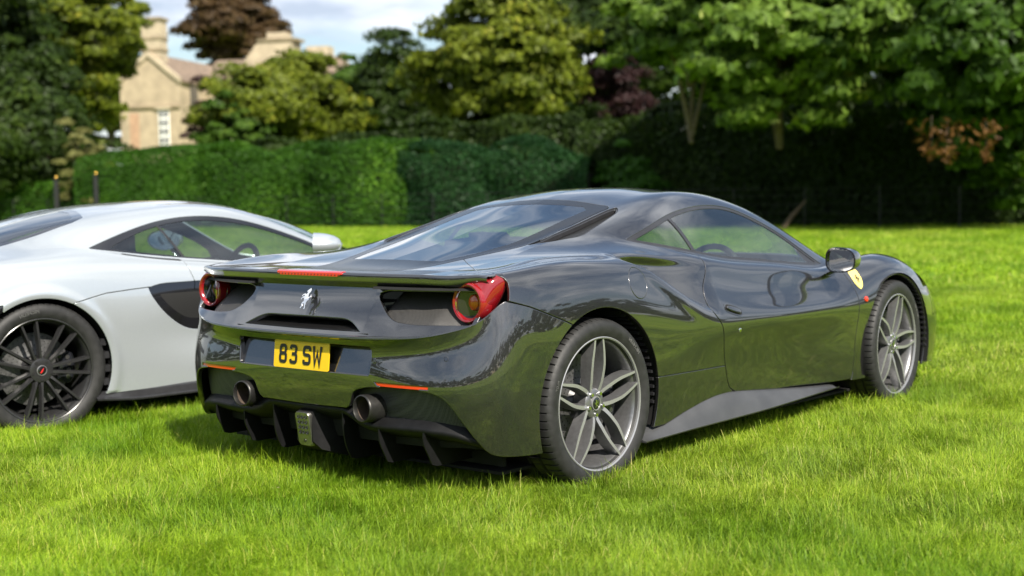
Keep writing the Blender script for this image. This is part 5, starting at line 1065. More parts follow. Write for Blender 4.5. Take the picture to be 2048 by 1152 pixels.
# ---------------------------------------------------------------- dark grey car: lights, exhausts, diffuser, plate, mirrors, cabin
def gt_details(root, lo, hi, bp, doors):
    MR = np.diag([1, -1, 1, 1.])
    A = np.array([-.615, .71]); tv = np.array([.508, .861]); nv = np.array([-.861, .508])
    out = curve([(.026,.782),(.036,.825),(.052,.853),(.082,.869),(.116,.881),(.16,.888),(.193,.889),(.208,.879),(.211,.862),(.201,.823),(.185,.791),(.161,.755),(.128,.726),(.088,.71),(.058,.721),(.034,.744)], 64, True)
    def P3(a, z, h): 
        h = h - 1.1*max(0, a - .12)**2
        return (A[0] + tv[0]*a + nv[0]*h, A[1] + tv[1]*a + nv[1]*h, z)
    RC = np.array([-.594, .783, .786]); RR = .0785                  # ring: a short tube that looks straight back
    cx, cz = .092, .787; th = np.arctan2(out[:, 1] - cz, out[:, 0] - cx)
    for sy, Mx in ((-1, MR), (1, np.eye(4))):
        hs = MB().loft([[P3(cx + (a-cx)*q, cz + (z-cz)*q, h) for a, z in out] for q, h in ((1.02, -.006), (.96, -.022), (.9, -.09))]).obj('tail_light', 'lamp_dark', root, M=Mx)
        circ = lambda r, x, n=64: [(x, RC[1] + r*math.cos(t), RC[2] + r*math.sin(t)) for t in (th if n == 64 else np.linspace(0, 2*np.pi, n, endpoint=False))]
        o3 = np.array([P3(a, z, .001) for a, z in out]); r3 = np.array(circ(RR - .002, RC[0] + .010)); rows = []
        for q in np.linspace(0, 1, 8):
            b = o3 + (r3 - o3)*q; b[:, 0] -= .010*math.sin(q*math.pi)*np.clip(np.linalg.norm(r3 - o3, axis=1)/.06, 0, 1); rows.append(b)
        edge = [P3(cx + (a-cx)*1.01, cz + (z-cz)*1.01, -.014) for a, z in out]
        MB().loft([edge] + rows, cap=False).obj('lens', 'red_lens', hs, M=Mx)
        MB().loft([r + [.007, 0, 0] for r in rows], cap=False).obj('lens_backing', 'red_dark', hs, M=Mx)
        def ringloft(prof, name, mat, n=56):
            m = MB(); m.loft([circ(r, RC[0] + h, n) for r, h in prof], cap=False); return m.obj(name, mat, hs, M=Mx)
        ringloft([(RR, .05), (RR, .004), (RR - .0025, -.004), (RR - .008, -.0075), (RR - .014, -.0065), (RR - .019, -.001), (RR - .0215, .010)], 'light_ring', 'red_glow')
        ringloft([(RR - .0055, -.0072), (RR - .0075, -.0086), (RR - .0095, -.0076)], 'ring_highlight', 'red_lens')
        ringloft([(RR - .021, .006), (RR - .024, .018), (.046, .036), (.038, .052), (.0001, .055)], 'reflector_cone', 'lamp_chrome')
        ringloft([(.0525, .0215), (.0475, .032)], 'cone_band', 'lamp_dark')
        ringloft([(.034, .054), (.033, .036), (.028, .026), (.014, .021), (.0001, .020)], 'amber_bulb' if sy < 0 else 'clear_bulb', 'amber' if sy < 0 else 'lamp_dark')
        R1 = [P3(cx + (a-cx)*1.050, cz + (z-cz)*1.050, -.008) for a, z in out]; R2 = [P3(cx + (a-cx)*1.012, cz + (z-cz)*1.012, .000) for a, z in out]; R3 = [P3(cx + (a-cx)*1.0, cz + (z-cz)*1.0, -.02) for a, z in out]; R0 = [P3(cx + (a-cx)*1.06, cz + (z-cz)*1.06, -.05) for a, z in out]
        MB().loft([R0, R1, R2, R3], cap=False).obj('light_surround', 'grey_paint', hs, M=Mx)
    # third brake light
    m = MB(); Y = np.linspace(-.195, .195, 40); r = []
    for y in Y:
        e = .4 + .6*smoothstep(.195, .17, abs(y)); x = -.683 + .06*(y*y); r.append([(x + .010, y, .8945), (x - .006, y, .8945), (x - .0155, y, .889), (x - .0155, y, .889 - .014*e), (x + .01, y, .889 - .014*e)])
    b = m.loft(r).obj('third_brake_light', 'brake_red', root)
    m = MB()
    for y in np.linspace(-.18, .18, 19): m.lathe([(.0001, -.0025), (.0035, -.001), (.0042, .001)], 'x', 10, c=(-.6985 + .06*y*y, y, .8815))
    m.obj('brake_led', 'red_lens', b)
    # rear emblem
    V, F = horse_mesh(.082, .004); fx = lambda z: np.interp(z, [.643, .717, .75, .785, .834], [-.77, -.738, -.722, -.705, -.668])
    zz = .783 + V[:, 1]; mobj('horse_badge', np.stack([fx(zz) - .006 - V[:, 2], -V[:, 0], zz], 1), [f for f in F], 'chrome', root, smooth=False)
    # number plate
    px, pz, pw, ph = -.742, .5545, .3355, .111
    poly = rpoly([(-pw/2, -ph/2), (pw/2, -ph/2), (pw/2, ph/2), (-pw/2, ph/2)], .008, 5)
    m = MB().loft([[(px + .10*z + d, y, pz + z) for y, z in poly] for d in (0, -.004, -.005)][:2]); pl = m.obj('number_plate', 'plate_yellow', root, smooth=False)
    ch = plate_chars(); x = -pw/2 + .034
    for c, adv in (('8', .064), ('3', .082), ('S', .063), ('W', 0)):
        V, F = [], []
        for k, (path, cl) in enumerate(ch[c]):
            v, f = ribbon(path, .0135, cl); n = len(V); V += [(p[0], p[1], k*.0003) for p in v]; F += [[i + n for i in q] for q in f]
        V = np.array(V); yy = -(x + .007 + V[:, 0]); z = V[:, 1] - .079/2 + .007 + .002; mobj('plate_character', np.stack([px + .10*z - .0062 - V[:, 2], yy, pz + z], 1), F, 'plate_black', pl, smooth=False); x += adv
    # exhaust tips
    for sy in (-1, 1):
        M_ = np.array(Matrix.Translation((-.765, sy*.368, .371)) @ Matrix.Rotation(sy*math.radians(4), 4, 'Z') @ Matrix.Rotation(math.radians(3), 4, 'Y'))
        m = MB(); m.lathe([(.047, .16), (.047, .03), (.0475, .006), (.0495, .0), (.0530, .001), (.0550, .008), (.0550, .16)], 'x', 56); e = m.obj('exhaust_tip', 'titanium', root, M=M_, sharp=60)
        m = MB(); m.lathe([(.0466, .02), (.0466, .15), (.0001, .15)], 'x', 40); m.obj('exhaust_bore', 'soot', e, M=M_)
    # mesh behind the two outlets
    BP = Surf.from_grid(bp, True)
    op = [(.255, .20), (.255, .47), (.95, .47), (.95, .20)]
    g = BP.clip(poly_in(np.array(op), YZ)).clip(lambda s: s.V[:, 2] - np.interp(s.V[:, 1], [.25, .34, .60, .75, .88], [.31, .285, .285, .27, .215])); gm = g.moved(-.055)
    two('outlet_mesh', gm, 'grille_mesh', root)
    big = BP.clip(poly_in(np.array([(-.3, .2), (-.3, .5), (.96, .5), (.96, .2)]), YZ)).moved(-.085); sobj('outlet_back', big.both(), 'gap_black', root)
    # diffuser tray
    Y = np.linspace(-.872, .872, 121); aY = np.abs(Y)
    ze = np.interp(aY, [0, .235, .262, .30, .36, .48, .60, .72, .80, .86, .905, .925], [.350, .352, .340, .315, .302, .303, .305, .300, .281, .256, .226, .205]); ze = gblur(ze[:, None], 1.6, 0)[:, 0]
    xe = np.interp(aY, [0, .36, .52, .67, .79, .87, .925], [-.732, -.726, -.712, -.690, -.640, -.580, -.51])
    rows = []
    for dx, k in ((.030, -.030), (.004, -.006), (.0, 0.), (.002, .010), (.012, .022)): rows.append(np.stack([xe + dx, Y, ze - k], 1))
    for t in np.linspace(.12, 1, 8):
        zb = .125 + (ze - .147) * (1 - t)**1.5; rows.append(np.stack([xe + .012 + (.55)*t, Y, zb], 1))
    g = np.array(rows); d = mobj('diffuser', g.reshape(-1, 3), grid_faces(len(rows), 121), 'black_plastic', root, sharp=50)
    for y0, top, bot in ((.215, .338, .142), (.415, .296, .148), (.635, .298, .156)):
        for sy in (-1, 1):
            xt = np.interp(y0, [0, .36, .52, .67], [-.737, -.732, -.720, -.700]); lean = .02
            prof = list(curve([(xt + .012, top), (xt + .014, top - .06), (xt + .026, bot + .06), (xt + .052, bot + .008)], 12)) + [(xt + .08, bot), (xt + .50, bot + .004), (xt + .50, bot + .03), (xt + .10, top - .02)]
            m = MB(); m.loft([[(x, sy*(y0 + dy + lean*(z - bot)*-1.), z) for x, z in prof] for dy in (-.0035, .0035)]); m.obj('diffuser_fin', 'black_plastic', d, sharp=30)
    # central fin pair and rain light
    m = MB(); rg = []
    for x, w, z0, z1 in ((-.735, .040, .205, .325), (-.70, .048, .17, .335), (-.60, .085, .135, .30), (-.45, .11, .125, .22)): rg.append([(x, -w, z1), (x, w, z1), (x, w*1.25, z0), (x, -w*1.25, z0)])
    m.loft(rg); m.obj('rain_light_housing', 'black_plastic', d, sharp=30)
    pl = rpoly([(-.041, .182), (.041, .182), (.043, .325), (-.043, .325)], .018, 6); tilt = lambda z: -.745 + .14*(.325 - z)
    m = MB().loft([[(tilt(z) + dx, y*q, .25 + (z-.25)*q) for y, z in pl] for dx, q in ((.03, 1.0), (-.002, 1.0), (-.008, .95))]); rl = m.obj('rain_light', 'steel', root, sharp=40)
    for i in range(3):
        for j in range(4):
            z = .302 - .021*j; m = MB(); m.lathe([(.0001, .002), (.0035, .0008), (.0062, -.0022), (.0078, -.0005)], 'x', 14, c=(tilt(z) - .0095, (i-1)*.021, z)); m.obj('rain_light_led', 'lamp_dark', rl)
    m = MB(); m.lathe([(.0001, -.001), (.007, -.001), (.0078, .001)], 'x', 14, c=(tilt(.20) - .0095, 0, .205)); m.obj('rain_light_screw', 'lamp_dark', rl)
    m = MB().box((1.35, 0, .118), (3.6, 1.62, .012)); m.box((-.42, 0, .25), (.02, 1.6, .22)); m.obj('floor_pan', 'gap_black', root)
    # fuel flap ring is the panel gap; door furniture
    LOs = Surf.from_grid(lo, True, (0, 8)); P = LOs.V
    def at(x, z):
        i = np.argmin((P[:, 0]-x)**2 + (P[:, 2]-z)**2 + 1e3*(LOs.W > 7.5)); return P[i], LOs.N[i]
    for sy, dr in zip((-1, 1), doors):
        s3 = np.array([1, sy, 1.])
        p, n = at(1.01, .652); p, n = p*s3, n*s3
        ex = np.array([.96, 0, -.28]); ex /= np.linalg.norm(ex); ez = np.cross(ex, n); ez /= np.linalg.norm(ez); ex = np.cross(n, ez)
        if ez[2] < 0: ez = -ez
        ang = np.linspace(0, 2*np.pi, 40, endpoint=False)
        se = lambda a, b, k=.7: [(a*np.sign(math.cos(t))*abs(math.cos(t))**k, b*np.sign(math.sin(t))*abs(math.sin(t))**k) for t in ang]
        rec = [[p + ex*u + ez*v + n*h for u, v in se(a, b)] for a, b, h in ((.074, .024, .0012), (.066, .019, .0014), (.060, .016, -.001))]
        MB().loft(rec, cap=False).obj('handle_rim', 'grey_paint', dr)
        MB().loft([[p + ex*u + ez*v + n*.0006 for u, v in se(.068, .020)], [p + ex*u + ez*v + n*.0012 for u, v in se(.066, .019)]]).obj('handle_recess', 'gap_black', dr)
        MB().loft([[p + ex*(u-.006) + ez*(v-.002) + n*h for u, v in se(a, b)] for a, b, h in ((.050, .011, 0), (.054, .0125, .006), (.050, .011, .011), (.040, .006, .0125))]).obj('door_handle', 'grey_paint', dr)
        p, n = at(1.044, .556); p, n = p*s3, n*s3; q = np.array(Matrix.Translation(Vector(p)) @ Vector(n).to_track_quat('Z', 'Y').to_matrix().to_4x4())
        m = MB(); m.lathe([(.0001, .0035), (.006, .0035), (.0095, .002), (.0105, -.001)], 'z', 20); m.obj('door_lock', 'chrome', dr, M=q)
        p, n = at(2.285, .612); p, n = p*s3, n*s3; q = np.array(Matrix.Translation(Vector(p)) @ Vector(n).to_track_quat('Z', 'Y').to_matrix().to_4x4())
        m = MB(); m.lathe([(.0001, .010), (.008, .009), (.014, .005), (.016, -.001)], 'z', 20); m.obj('side_marker', 'orange_red', root, M=q)
        # wing shield
        sh = np.array(list(curve([(-.036, .040), (0, .046), (.036, .040)], 7)) + list(curve([(.037, .03), (.036, -.005), (.022, -.038), (0, -.054)], 10))[0:] + list(curve([(-.002, -.054), (-.022, -.038), (-.036, -.005), (-.037, .03)], 10)))
        ctr = np.array([2.262, .722]); S = LOs.clip(lambda s: s.V[:, 0] - 2.1).clip(lambda s: 2.45 - s.V[:, 0]).clip(poly_in(sh + ctr, XZ)).moved(.0025).edged(.004)
        s_o = sobj('wing_shield', S if sy > 0 else S.mirrored(), 'shield_yellow', root)
        V, F = horse_mesh(.050, .0012); i0, nn = at(ctr[0], ctr[1] - .002); ups = np.cross(nn, [1, 0, 0]); ups /= np.linalg.norm(ups); ups = ups if ups[2] > 0 else -ups
        W_ = np.array([i0 + np.array([1, 0, 0.])*v[0]*(1 if sy < 0 else -1) + ups*v[1] + nn*(.0030 + v[2]) for v in V])
        for r in range(len(W_)): # follow the curved wing
            a, b = at(W_[r, 0], W_[r, 2]); W_[r, 1] = a[1] + .0035 + V[r, 2]
        mobj('shield_horse', W_*s3, F, 'plate_black', s_o, smooth=False)
    # door mirrors
    for sy in (-1, 1):
        u = np.linspace(0, 1, 15); rings = []; ang = np.linspace(0, 2*np.pi, 40, endpoint=False)
        for t in u:
            w = .098*(1 - t**2.6)**.5 + .0005; h = .062*(1 - t**2.4)**.5 + .0005; ctr = np.array([1.915 + .135*t, .995 - .012*t, .834 + .006*t])
            rings.append([(ctr[0] + .05*np.sign(math.cos(a))*abs(math.cos(a))**.8*-.6*(1-t), sy*(ctr[1] + w*np.sign(math.cos(a))*abs(math.cos(a))**.72), ctr[2] + h*np.sign(math.sin(a))*abs(math.sin(a))**.72*(1 - .12*math.cos(a))) for a in ang])
        mi = MB().loft(rings, cap=False).obj('door_mirror', 'grey_paint', root, sharp=60)
        r0 = np.array(rings[0]); c0 = r0.mean(0); inn = [c0 + (p - c0)*q + np.array([d, 0, 0]) for q, d in () for p in r0]
        MB().loft([r0, c0 + (r0-c0)*.985 + [-.004, 0, 0], c0 + (r0-c0)*.90 + [-.002, 0, 0], c0 + (r0-c0)*.87 + [.010, 0, 0]], cap=False).obj('mirror_frame', 'black_gloss', mi)
        gl = c0 + (r0-c0)*.89 + [.007, 0, 0]; mobj('mirror_glass', gl, [list(range(40)) if sy < 0 else list(range(40))[::-1]], 'mirror_glass', mi, smooth=False)
        st = [[(x, sy*y + 0, z + dz) for x, y, z, dz in s_] for s_ in ()]
        pts = curve([(2.06, sy*.845, .748), (2.03, sy*.90, .770), (2.005, sy*.945, .792), (1.995, sy*.975, .815)], 12); m = MB(); rg = []
        for i, p in enumerate(pts):
            k = i/11; a, b = .062 - .024*k, .016; rg.append([(p[0] + a*math.cos(t), p[1] + b*.6*math.sin(t)*sy, p[2] + b*math.sin(t)) for t in np.linspace(0, 2*np.pi, 20, endpoint=False)])
        m.loft(rg).obj('mirror_stalk', 'black_gloss', mi)
    # cabin: headliner, bulkhead, dash, tunnel, seats, steering wheel
    HIs = Surf.from_grid(hi, True, (8, 13)).clip(lambda s: s.V[:, 0] - .80).clip(lambda s: 1.66 - s.V[:, 0]).clip(lambda s: s.W - 10.4).moved(-.022); sobj('headliner', HIs.both(), 'interior', root)
    m = MB(); m.loft([[(.72, -.66, .30), (.72, .66, .30), (.80, .62, .96), (.80, .40, .98), (.80, -.40, .98), (.80, -.62, .96)], [(.69, -.66, .30), (.69, .66, .30), (.76, .62, .96), (.76, .40, .98), (.76, -.40, .98), (.76, -.62, .96)]]); m.obj('bulkhead', 'interior', root, sharp=30)
    m = MB(); m.loft([[(2.15, y, .45), (1.93, y, .55), (1.92, y, .70), (1.98, y, .765), (2.2, y, .80), (2.5, y, .79), (2.5, y, .45)] for y in (-.76, -.55, -.2, .2, .55, .76)]); m.obj('dashboard', 'interior', root, sharp=40)
    m = MB(); m.loft([[(1.66, y, .74 - abs(y+.38)*.25), (2.0, y, .80 - abs(y+.38)*.25), (2.02, y, .72)] for y in np.linspace(-.54, -.22, 7)]); m.obj('instrument_binnacle', 'interior', root)
    m = MB().box((1.4, 0, .36), (1.3, .24, .3)); m.box((1.4, 0, .20), (1.9, 1.6, .03)); m.obj('centre_tunnel', 'interior', root, sharp=30)
    for sy in (-1, 1):
        st = empty_part = MB(); rg = []
        for t in np.linspace(0, 1, 12):
            x = 1.16 - .30*t - .06*t*t; z = .34 + .66*t; w = .245*(1 - .18*t) if t < .72 else .245*(.87 - 1.9*(t-.72)); d = .075*(1 - .35*t)
            rg.append([(x + d*(.4 if abs(c) < .6 else 1.1), sy*.37 + c*w, z) for c in (-1, -.9, -.6, 0, .6, .9, 1)] + [(x - d, sy*.37 + c*w*.9, z) for c in (1, .5, 0, -.5, -1)])
        s_ = MB().loft(rg).obj('seat', 'seat_leather', root, sharp=50)
        MB().loft([[(x, sy*.37 + c*.24, .33 + (.05 if abs(c) > .8 else 0) + (x-1.1)*.1) for c in (-1, -.85, -.6, 0, .6, .85, 1)] + [(x, sy*.37 + c*.22, .2) for c in (1, 0, -1)] for x in np.linspace(1.05, 1.58, 6)]).obj('seat_cushion', 'seat_leather', s_, sharp=50)
    a = np.linspace(0, 2*np.pi, 33); sw = np.stack([1.665 + .06*np.sin(a), -.38 + .178*np.cos(a), .735 + .168*np.sin(a)], 1); m = MB().tube(sw, .0155, 10, cap=False); m.tube([(1.68, -.55, .735), (1.70, -.38, .72), (1.68, -.21, .735)], .016, 8); m.tube([(1.70, -.38, .72), (1.63, -.38, .58)], .018, 8); m.tube([(1.70, -.38, .72), (1.95, -.38, .66)], .03, 8)
    m.obj('steering_wheel', 'interior', root)
    # engine under the rear window
    m = MB(); m.box((.25, 0, .80), (.62, .46, .14)); m.box((.62, 0, .93), (.12, .5, .08)); m.tube([(-.05, -.2, .87), (.2, -.22, .90), (.5, -.2, .93)], .04, 12); m.tube([(-.05, .2, .87), (.2, .22, .90), (.5, .2, .93)], .04, 12); m.obj('engine', 'engine_grey', root)
    m = MB().box((.2, 0, .66), (1.2, 1.2, .02)); m.obj('engine_tray', 'gap_black', root)
    # wheels
    wr = gt_wheel(root, .345, .300, 1, 0); wr.location = (0, -.953, .345); wr.rotation_euler = (0, 0, math.pi)
    index_children(); wf = copy_part(wr, root); wf.location = (2.65, -.945, .3455); wf.rotation_euler = (math.radians(0), math.radians(-14), math.pi + .07); wf.scale = (1, .82, 1)
    wl = copy_part(wr, root); wl.location = (0, .953, .345); wl.rotation_euler = (0, 0, 0)
    w2 = copy_part(wr, root); w2.location = (2.65, .945, .3455); w2.rotation_euler = (0, 0, .07); w2.scale = (1, .82, 1)
# ---------------------------------------------------------------- silver-white sports car
def mc_wheel(parent):
    w = build_wheel(parent, (.350, .262, .285, 'mc'))
    for s in range(7):
        for sg in (-1, 1):
            base = math.radians(76 + 360/7*s); r_ = np.linspace(.045, .262, 12); aa = np.interp(r_, [.045, .09, .18, .262], np.radians([14, 11.5, 9.6, 9.0])); path = [(r, base + sg*a) for r, a in zip(r_, aa)]
            half = np.interp(r_, [.045, .1, .262], [.0075, .0052, .0058]); dep = np.interp(r_, [.045, .262], [.022, .034]); y0 = np.interp(r_, [.045, .09, .18, .262], [-.030, -.018, -.009, -.008]); MB().loft(spoke_ring(path, half, dep, y0)).obj('spoke', 'rim_black', w, sharp=30)
    MB().lathe([(.028, -.020), (.045, -.019), (.062, -.024), (.068, -.045), (.07, -.09)], 'y', 40).obj('hub', 'rim_black', w)
    for q in range(5):
        a = math.radians(54 + 72*q); MB().lathe([(.0001, -.0185), (.0085, -.0185), (.0095, -.0205)], 'y', 14, c=(.047*math.cos(a), 0, .047*math.sin(a))).obj('bolt_hole', 'gap_black', w)
    c = MB().lathe([(.0001, -.0165), (.0215, -.0165), (.024, -.018)], 'y', 32).obj('hub_cap', 'black_gloss', w); MB().lathe([(.0235, -.018), (.0245, -.0155), (.0265, -.016), (.027, -.022)], 'y', 32).obj('cap_ring', 'rim_bright', c)
    V, F = flat_poly(list(curve([(-.011, -.012), (-.004, -.002), (.002, .006), (.010, .014)], 8)) + list(curve([(.007, .005), (.002, -.006), (-.006, -.013)], 6)), .001); mobj('cap_emblem', np.stack([-V[:, 0], -.0160 + V[:, 2], V[:, 1]], 1), F, 'badge_red', c, smooth=False)
    disc_caliper(w, .19, 1, 'caliper_dark'); return w
def build_mc(root):
    lo, hi = mc_surface(); LO = Surf.from_grid(lo, True, (0, 8)); HI = Surf.from_grid(hi, True, (8, 13)); G = .0042
    seam = lambda s: np.abs(s.W - 8) < 1e-6; ctr = lambda s: np.abs(s.V[:, 1]) < 3e-4
    aR, aF = arch_f(0, .374, .350), arch_f(2.67, .368, .345)
    dlo = np.array(list(curve([(.335, .962), (.58, 1.040), (.80, 1.095), (1.0, 1.120), (1.20, 1.118), (1.42, 1.083), (1.62, 1.022), (1.80, .950), (1.93, .885)], 46)) + [(2.02, .805), (1.95, .792)] + list(curve([(1.85, .797), (1.5, .828), (1.21, .857), (.88, .890), (.62, .922), (.45, .946)], 30)))
    glassP = np.array(list(curve([(.52, .12), (.50, .30), (.445, .50)], 12)) + list(curve([(.36, .545), (.19, .565), (0, .560), (-.10, .55)], 12)) + [(-.13, .53), (-.16, .30), (-.17, .12)])
    intake = np.array(list(curve([(.610, .742), (.66, .757), (.78, .765), (.95, .766), (1.15, .752), (1.35, .725)], 20)) + list(curve([(1.38, .70), (1.2, .56), (1.05, .505), (.93, .490), (.84, .505), (.74, .565), (.665, .64), (.625, .70)], 30)))
    wsP = np.array(list(curve([(1.55, -.1), (1.55, 0), (1.53, .25), (1.47, .44)], 14)) + list(curve([(1.50, .51), (1.65, .575), (1.85, .645), (2.05, .69), (2.12, .70)], 14)) + list(curve([(2.22, .66), (2.40, .50), (2.52, .25), (2.55, 0), (2.55, -.1)], 14)))
    zs = lambda s: s.V[:, 2] - np.interp(s.V[:, 0], [.25, .35, 2.2], [.188, .195, .225])
    dline = lambda s: s.V[:, 0] - np.interp(s.V[:, 2], [.2, .45, .60, .765, .87, 1.0], [1.05, 1.0, .93, .905, .873, .86])
    pline = lambda s: s.V[:, 2] - np.interp(s.V[:, 0], [.0, .18, .36, .50, .62, .66, 1.2], [.60, .690, .728, .738, .745, .745, .745])
    body = LO.clip(aR).clip(aF).clip(zs).clip(lambda s: 3.2 - s.V[:, 0]).clip(lambda s: s.V[:, 0] + .5).clip(lambda s: np.where(s.V[:, 0] < 1.6, -polysdf(s.V[:, XZ], intake), 1))
    rear = body.clip(lambda s: -dline(s) - G).clip(lambda s: .92 - s.V[:, 0])
    tailtrim = lambda s: np.where((s.V[:, 0] < -.10) & (s.V[:, 2] < .78), np.maximum(s.V[:, 0] + .31 + .0*s.V[:, 2], np.abs(s.V[:, 2] - .672) - .030 + .15*np.maximum(0, s.V[:, 0] + .31)), 1.)
    up = rear.clip(lambda s: np.where(s.V[:, 0] < .05, 1, pline(s) - G)).clip(lambda s: np.where((s.V[:, 0] < -.2), np.abs(s.V[:, 2] - .668) - .034, 1.))
    hid = HI.clip(lambda s: .335 - s.V[:, 0]).clip(lambda s: s.V[:, 0] + .5).clip(poly_out(glassP, XY, .001))
    sobj('rear_body', up.joined(hid).both().edged(.012, skip=lambda s: seam(s) | ctr(s)), 'silver_paint', root)
    two('tail_trim', LO.clip(lambda s: -.18 - s.V[:, 0]).clip(lambda s: s.V[:, 0] + .72).clip(aR).clip(lambda s: .036 - np.abs(s.V[:, 2] - .668)).moved(-.008), 'black_gloss', root)
    two('rear_quarter_panel', rear.clip(lambda s: np.where(s.V[:, 0] < .05, -1, -pline(s) - G)).edged(.012, skip=seam), 'silver_paint', root)
    tail = LO.clip(lambda s: -.503 - s.V[:, 0]).joined(HI.clip(lambda s: -.503 - s.V[:, 0])); sobj('tail_panel', tail.both(), 'silver_paint', root)
    rr = [tuple(p) for p in lo[:, 0]] + [tuple(p) for p in hi[1:, 0]]; rr = np.array(rr); full = np.concatenate([rr, (rr*[1, -1, 1])[::-1][1:]]); mobj('tail_grille', full, [list(range(len(full)))], 'grille_mesh', root, smooth=False)
    dr = body.clip(lambda s: dline(s) - G).clip(lambda s: 2.05 - .25*(s.V[:, 2] - .5) - s.V[:, 0]).edged(.012, skip=seam); doors = two('door', dr, 'silver_paint', root)
    two('front_fender', body.clip(lambda s: s.V[:, 0] - 2.056 + .25*(s.V[:, 2] - .5)).edged(.012, skip=seam), 'silver_paint', root)
    sobj('nose', LO.clip(lambda s: s.V[:, 0] - 3.203).clip(aF).joined(HI.clip(lambda s: s.V[:, 0] - 3.203)).both(), 'silver_paint', root)
    sobj('bonnet', HI.clip(lambda s: s.V[:, 0] - 2.10).clip(poly_out(wsP, XY, G)).clip(lambda s: 3.2 - s.V[:, 0]).both().edged(.01, skip=seam), 'silver_paint', root)
    rf = HI.clip(lambda s: s.V[:, 0] - .335).clip(lambda s: 2.098 - s.V[:, 0]).clip(poly_out(glassP, XY, .001)).clip(poly_out(wsP, XY, G)).clip(lambda s: np.where(s.W < 10.6, -polysdf(s.V[:, XZ], dlo), 1.)).both(); sobj('roof', rf.edged(.012, skip=lambda s: seam(s) | (np.abs(s.V[:, 0] - .335) < 1e-3)), 'silver_paint', root)
    side = HI.clip(lambda s: 10.6 - s.W).clip(lambda s: s.V[:, 0] - .25).clip(lambda s: 2.15 - s.V[:, 0])
    inner = np.array(list(curve([(.52, .985), (.66, 1.035), (.82, 1.075), (1.0, 1.096), (1.20, 1.094), (1.42, 1.058), (1.62, .997), (1.80, .925), (1.90, .87)], 40)) + [(1.95, .815)] + list(curve([(1.85, .808), (1.5, .838), (1.21, .866), (.88, .900), (.62, .934), (.46, .957)], 26)))
    two('window_trim', side.clip(poly_in(dlo, XZ, .001)).clip(poly_out(inner, XZ)).moved(-.003).edged(.006), 'black_gloss', root)
    gl = side.clip(poly_in(inner, XZ, 0)).moved(-.006); bl = lambda s: s.V[:, 0] - np.interp(s.V[:, 2], [.87, 1.085], [.905, .80])
    two('quarter_window', gl.clip(lambda s: -bl(s) - .008), 'dark_glass', root); two('window_divider', gl.clip(lambda s: .009 - np.abs(bl(s))).moved(.003), 'satin_black', root)
    for o, d in zip(two('door_window', gl.clip(lambda s: bl(s) - .008), 'tinted_glass', root), doors): o.parent = d
    two('window_line_trim', LO.clip(lambda s: s.V[:, 0] - .52).clip(lambda s: .86 - s.V[:, 0]).clip(lambda s: s.W - 7.0).clip(lambda s: s.W - 7.75 + .6*(s.V[:, 0] - .52)).moved(.0015), 'satin_black', root)
    rgb = np.array([(.47, .12), (.46, .28), (.405, .46), (.34, .505), (.19, .525), (.02, .52), (-.06, .50), (-.09, .30), (-.10, .12)])
    two('hatch_border', HI.clip(poly_in(glassP, XY, .001)).clip(poly_out(rgb, XY)).moved(-.002).edged(.004), 'black_gloss', root); two('hatch_window', HI.clip(poly_in(rgb, XY)).moved(-.004), 'dark_glass', root)
    sobj('windscreen', HI.clip(poly_in(wsP, XY, G)).both().moved(-.002), 'car_glass', root)
    # side intake: glossy black blade set into the flank, split by the door edge
    ip = LO.clip(poly_in(intake, XZ, .001)); d_ = lambda s: polysdf(s.V[:, XZ], intake)
    for nm, sel in (('intake_blade', lambda s: -dline(s) - .002), ('door_blade', lambda s: dline(s) - .002)):
        q = ip.clip(sel); V = q.V.copy(); dep = .060*smoothstep(0, .10, d_(q)); V[:, 1] -= dep + .004; S = Surf(V, q.N, q.F, q.W); me = two(nm, S, 'black_gloss', root)
    hull = LO.clip(arch_f(0, .382, .350)).clip(arch_f(2.67, .376)).clip(lambda s: s.V[:, 0] + .48).clip(lambda s: 3.2 - s.V[:, 0]).clip(lambda s: s.V[:, 2] - .2).clip(lambda s: 7.9 - s.W).moved(-.045); two('inner_shell', hull, 'gap_black', root)
    for sy in (-1, 1):
        X = np.linspace(.28, 2.2, 40); rg = []
        for x in X:
            zt = np.interp(x, [.28, .35, 2.2], [.186, .196, .228]); zb = np.interp(x, [.28, .5, 2.2], [.168, .150, .165]); rg.append([(x, sy*.86, zt + .01), (x, sy*.930, zt + .002), (x, sy*.944, zt - .006), (x, sy*.952, zb + .012), (x, sy*.968, zb + .004), (x, sy*.966, zb - .004), (x, sy*.86, zb)])
        MB().loft(rg).obj('side_skirt', 'satin_black', root, sharp=35)
        for cx, r in ((0, .380), (2.67, .374)):
            a = np.linspace(-.35, np.pi + .35, 36); g = [[(cx + r*math.cos(t), sy*Y, .345 + r*math.sin(t)) for t in a] for Y in (.94, .8, .56)]; m = MB(); m.add(np.array(g).reshape(-1, 3), grid_faces(3, 36)); m.add([(cx, sy*.56, .345)] + [(cx + r*math.cos(t), sy*.56, .345 + r*math.sin(t)) for t in a], [(0, i, i+1) for i in range(1, 36)]); m.obj('wheel_well', 'gap_black', root, recalc=False)
            m = MB()
            for t in np.linspace(-.25, .35, 4): m.box((cx + (r-.02)*math.cos(t), sy*.88, .345 + (r-.02)*math.sin(t)), (.03, .10, .035))
            m.obj('arch_liner', 'satin_black', root)
        # mirror: smooth pod on a thin arm
        rings = []; ang = np.linspace(0, 2*np.pi, 32, endpoint=False)
        for t in np.linspace(0, 1, 13):
            w = .122*(1 - t**2.4)**.5 + .0005; h = .070*(1 - t**2.2)**.5 + .0005; cxm, cym = 1.74, .985; ca, sa = math.cos(.62), math.sin(.62); lx = -.085 + .17*t
            rings.append([(cxm + lx*ca - w*math.cos(a)*sa, sy*(cym + lx*sa + w*math.cos(a)*ca), .936 + h*math.sin(a)) for a in ang])
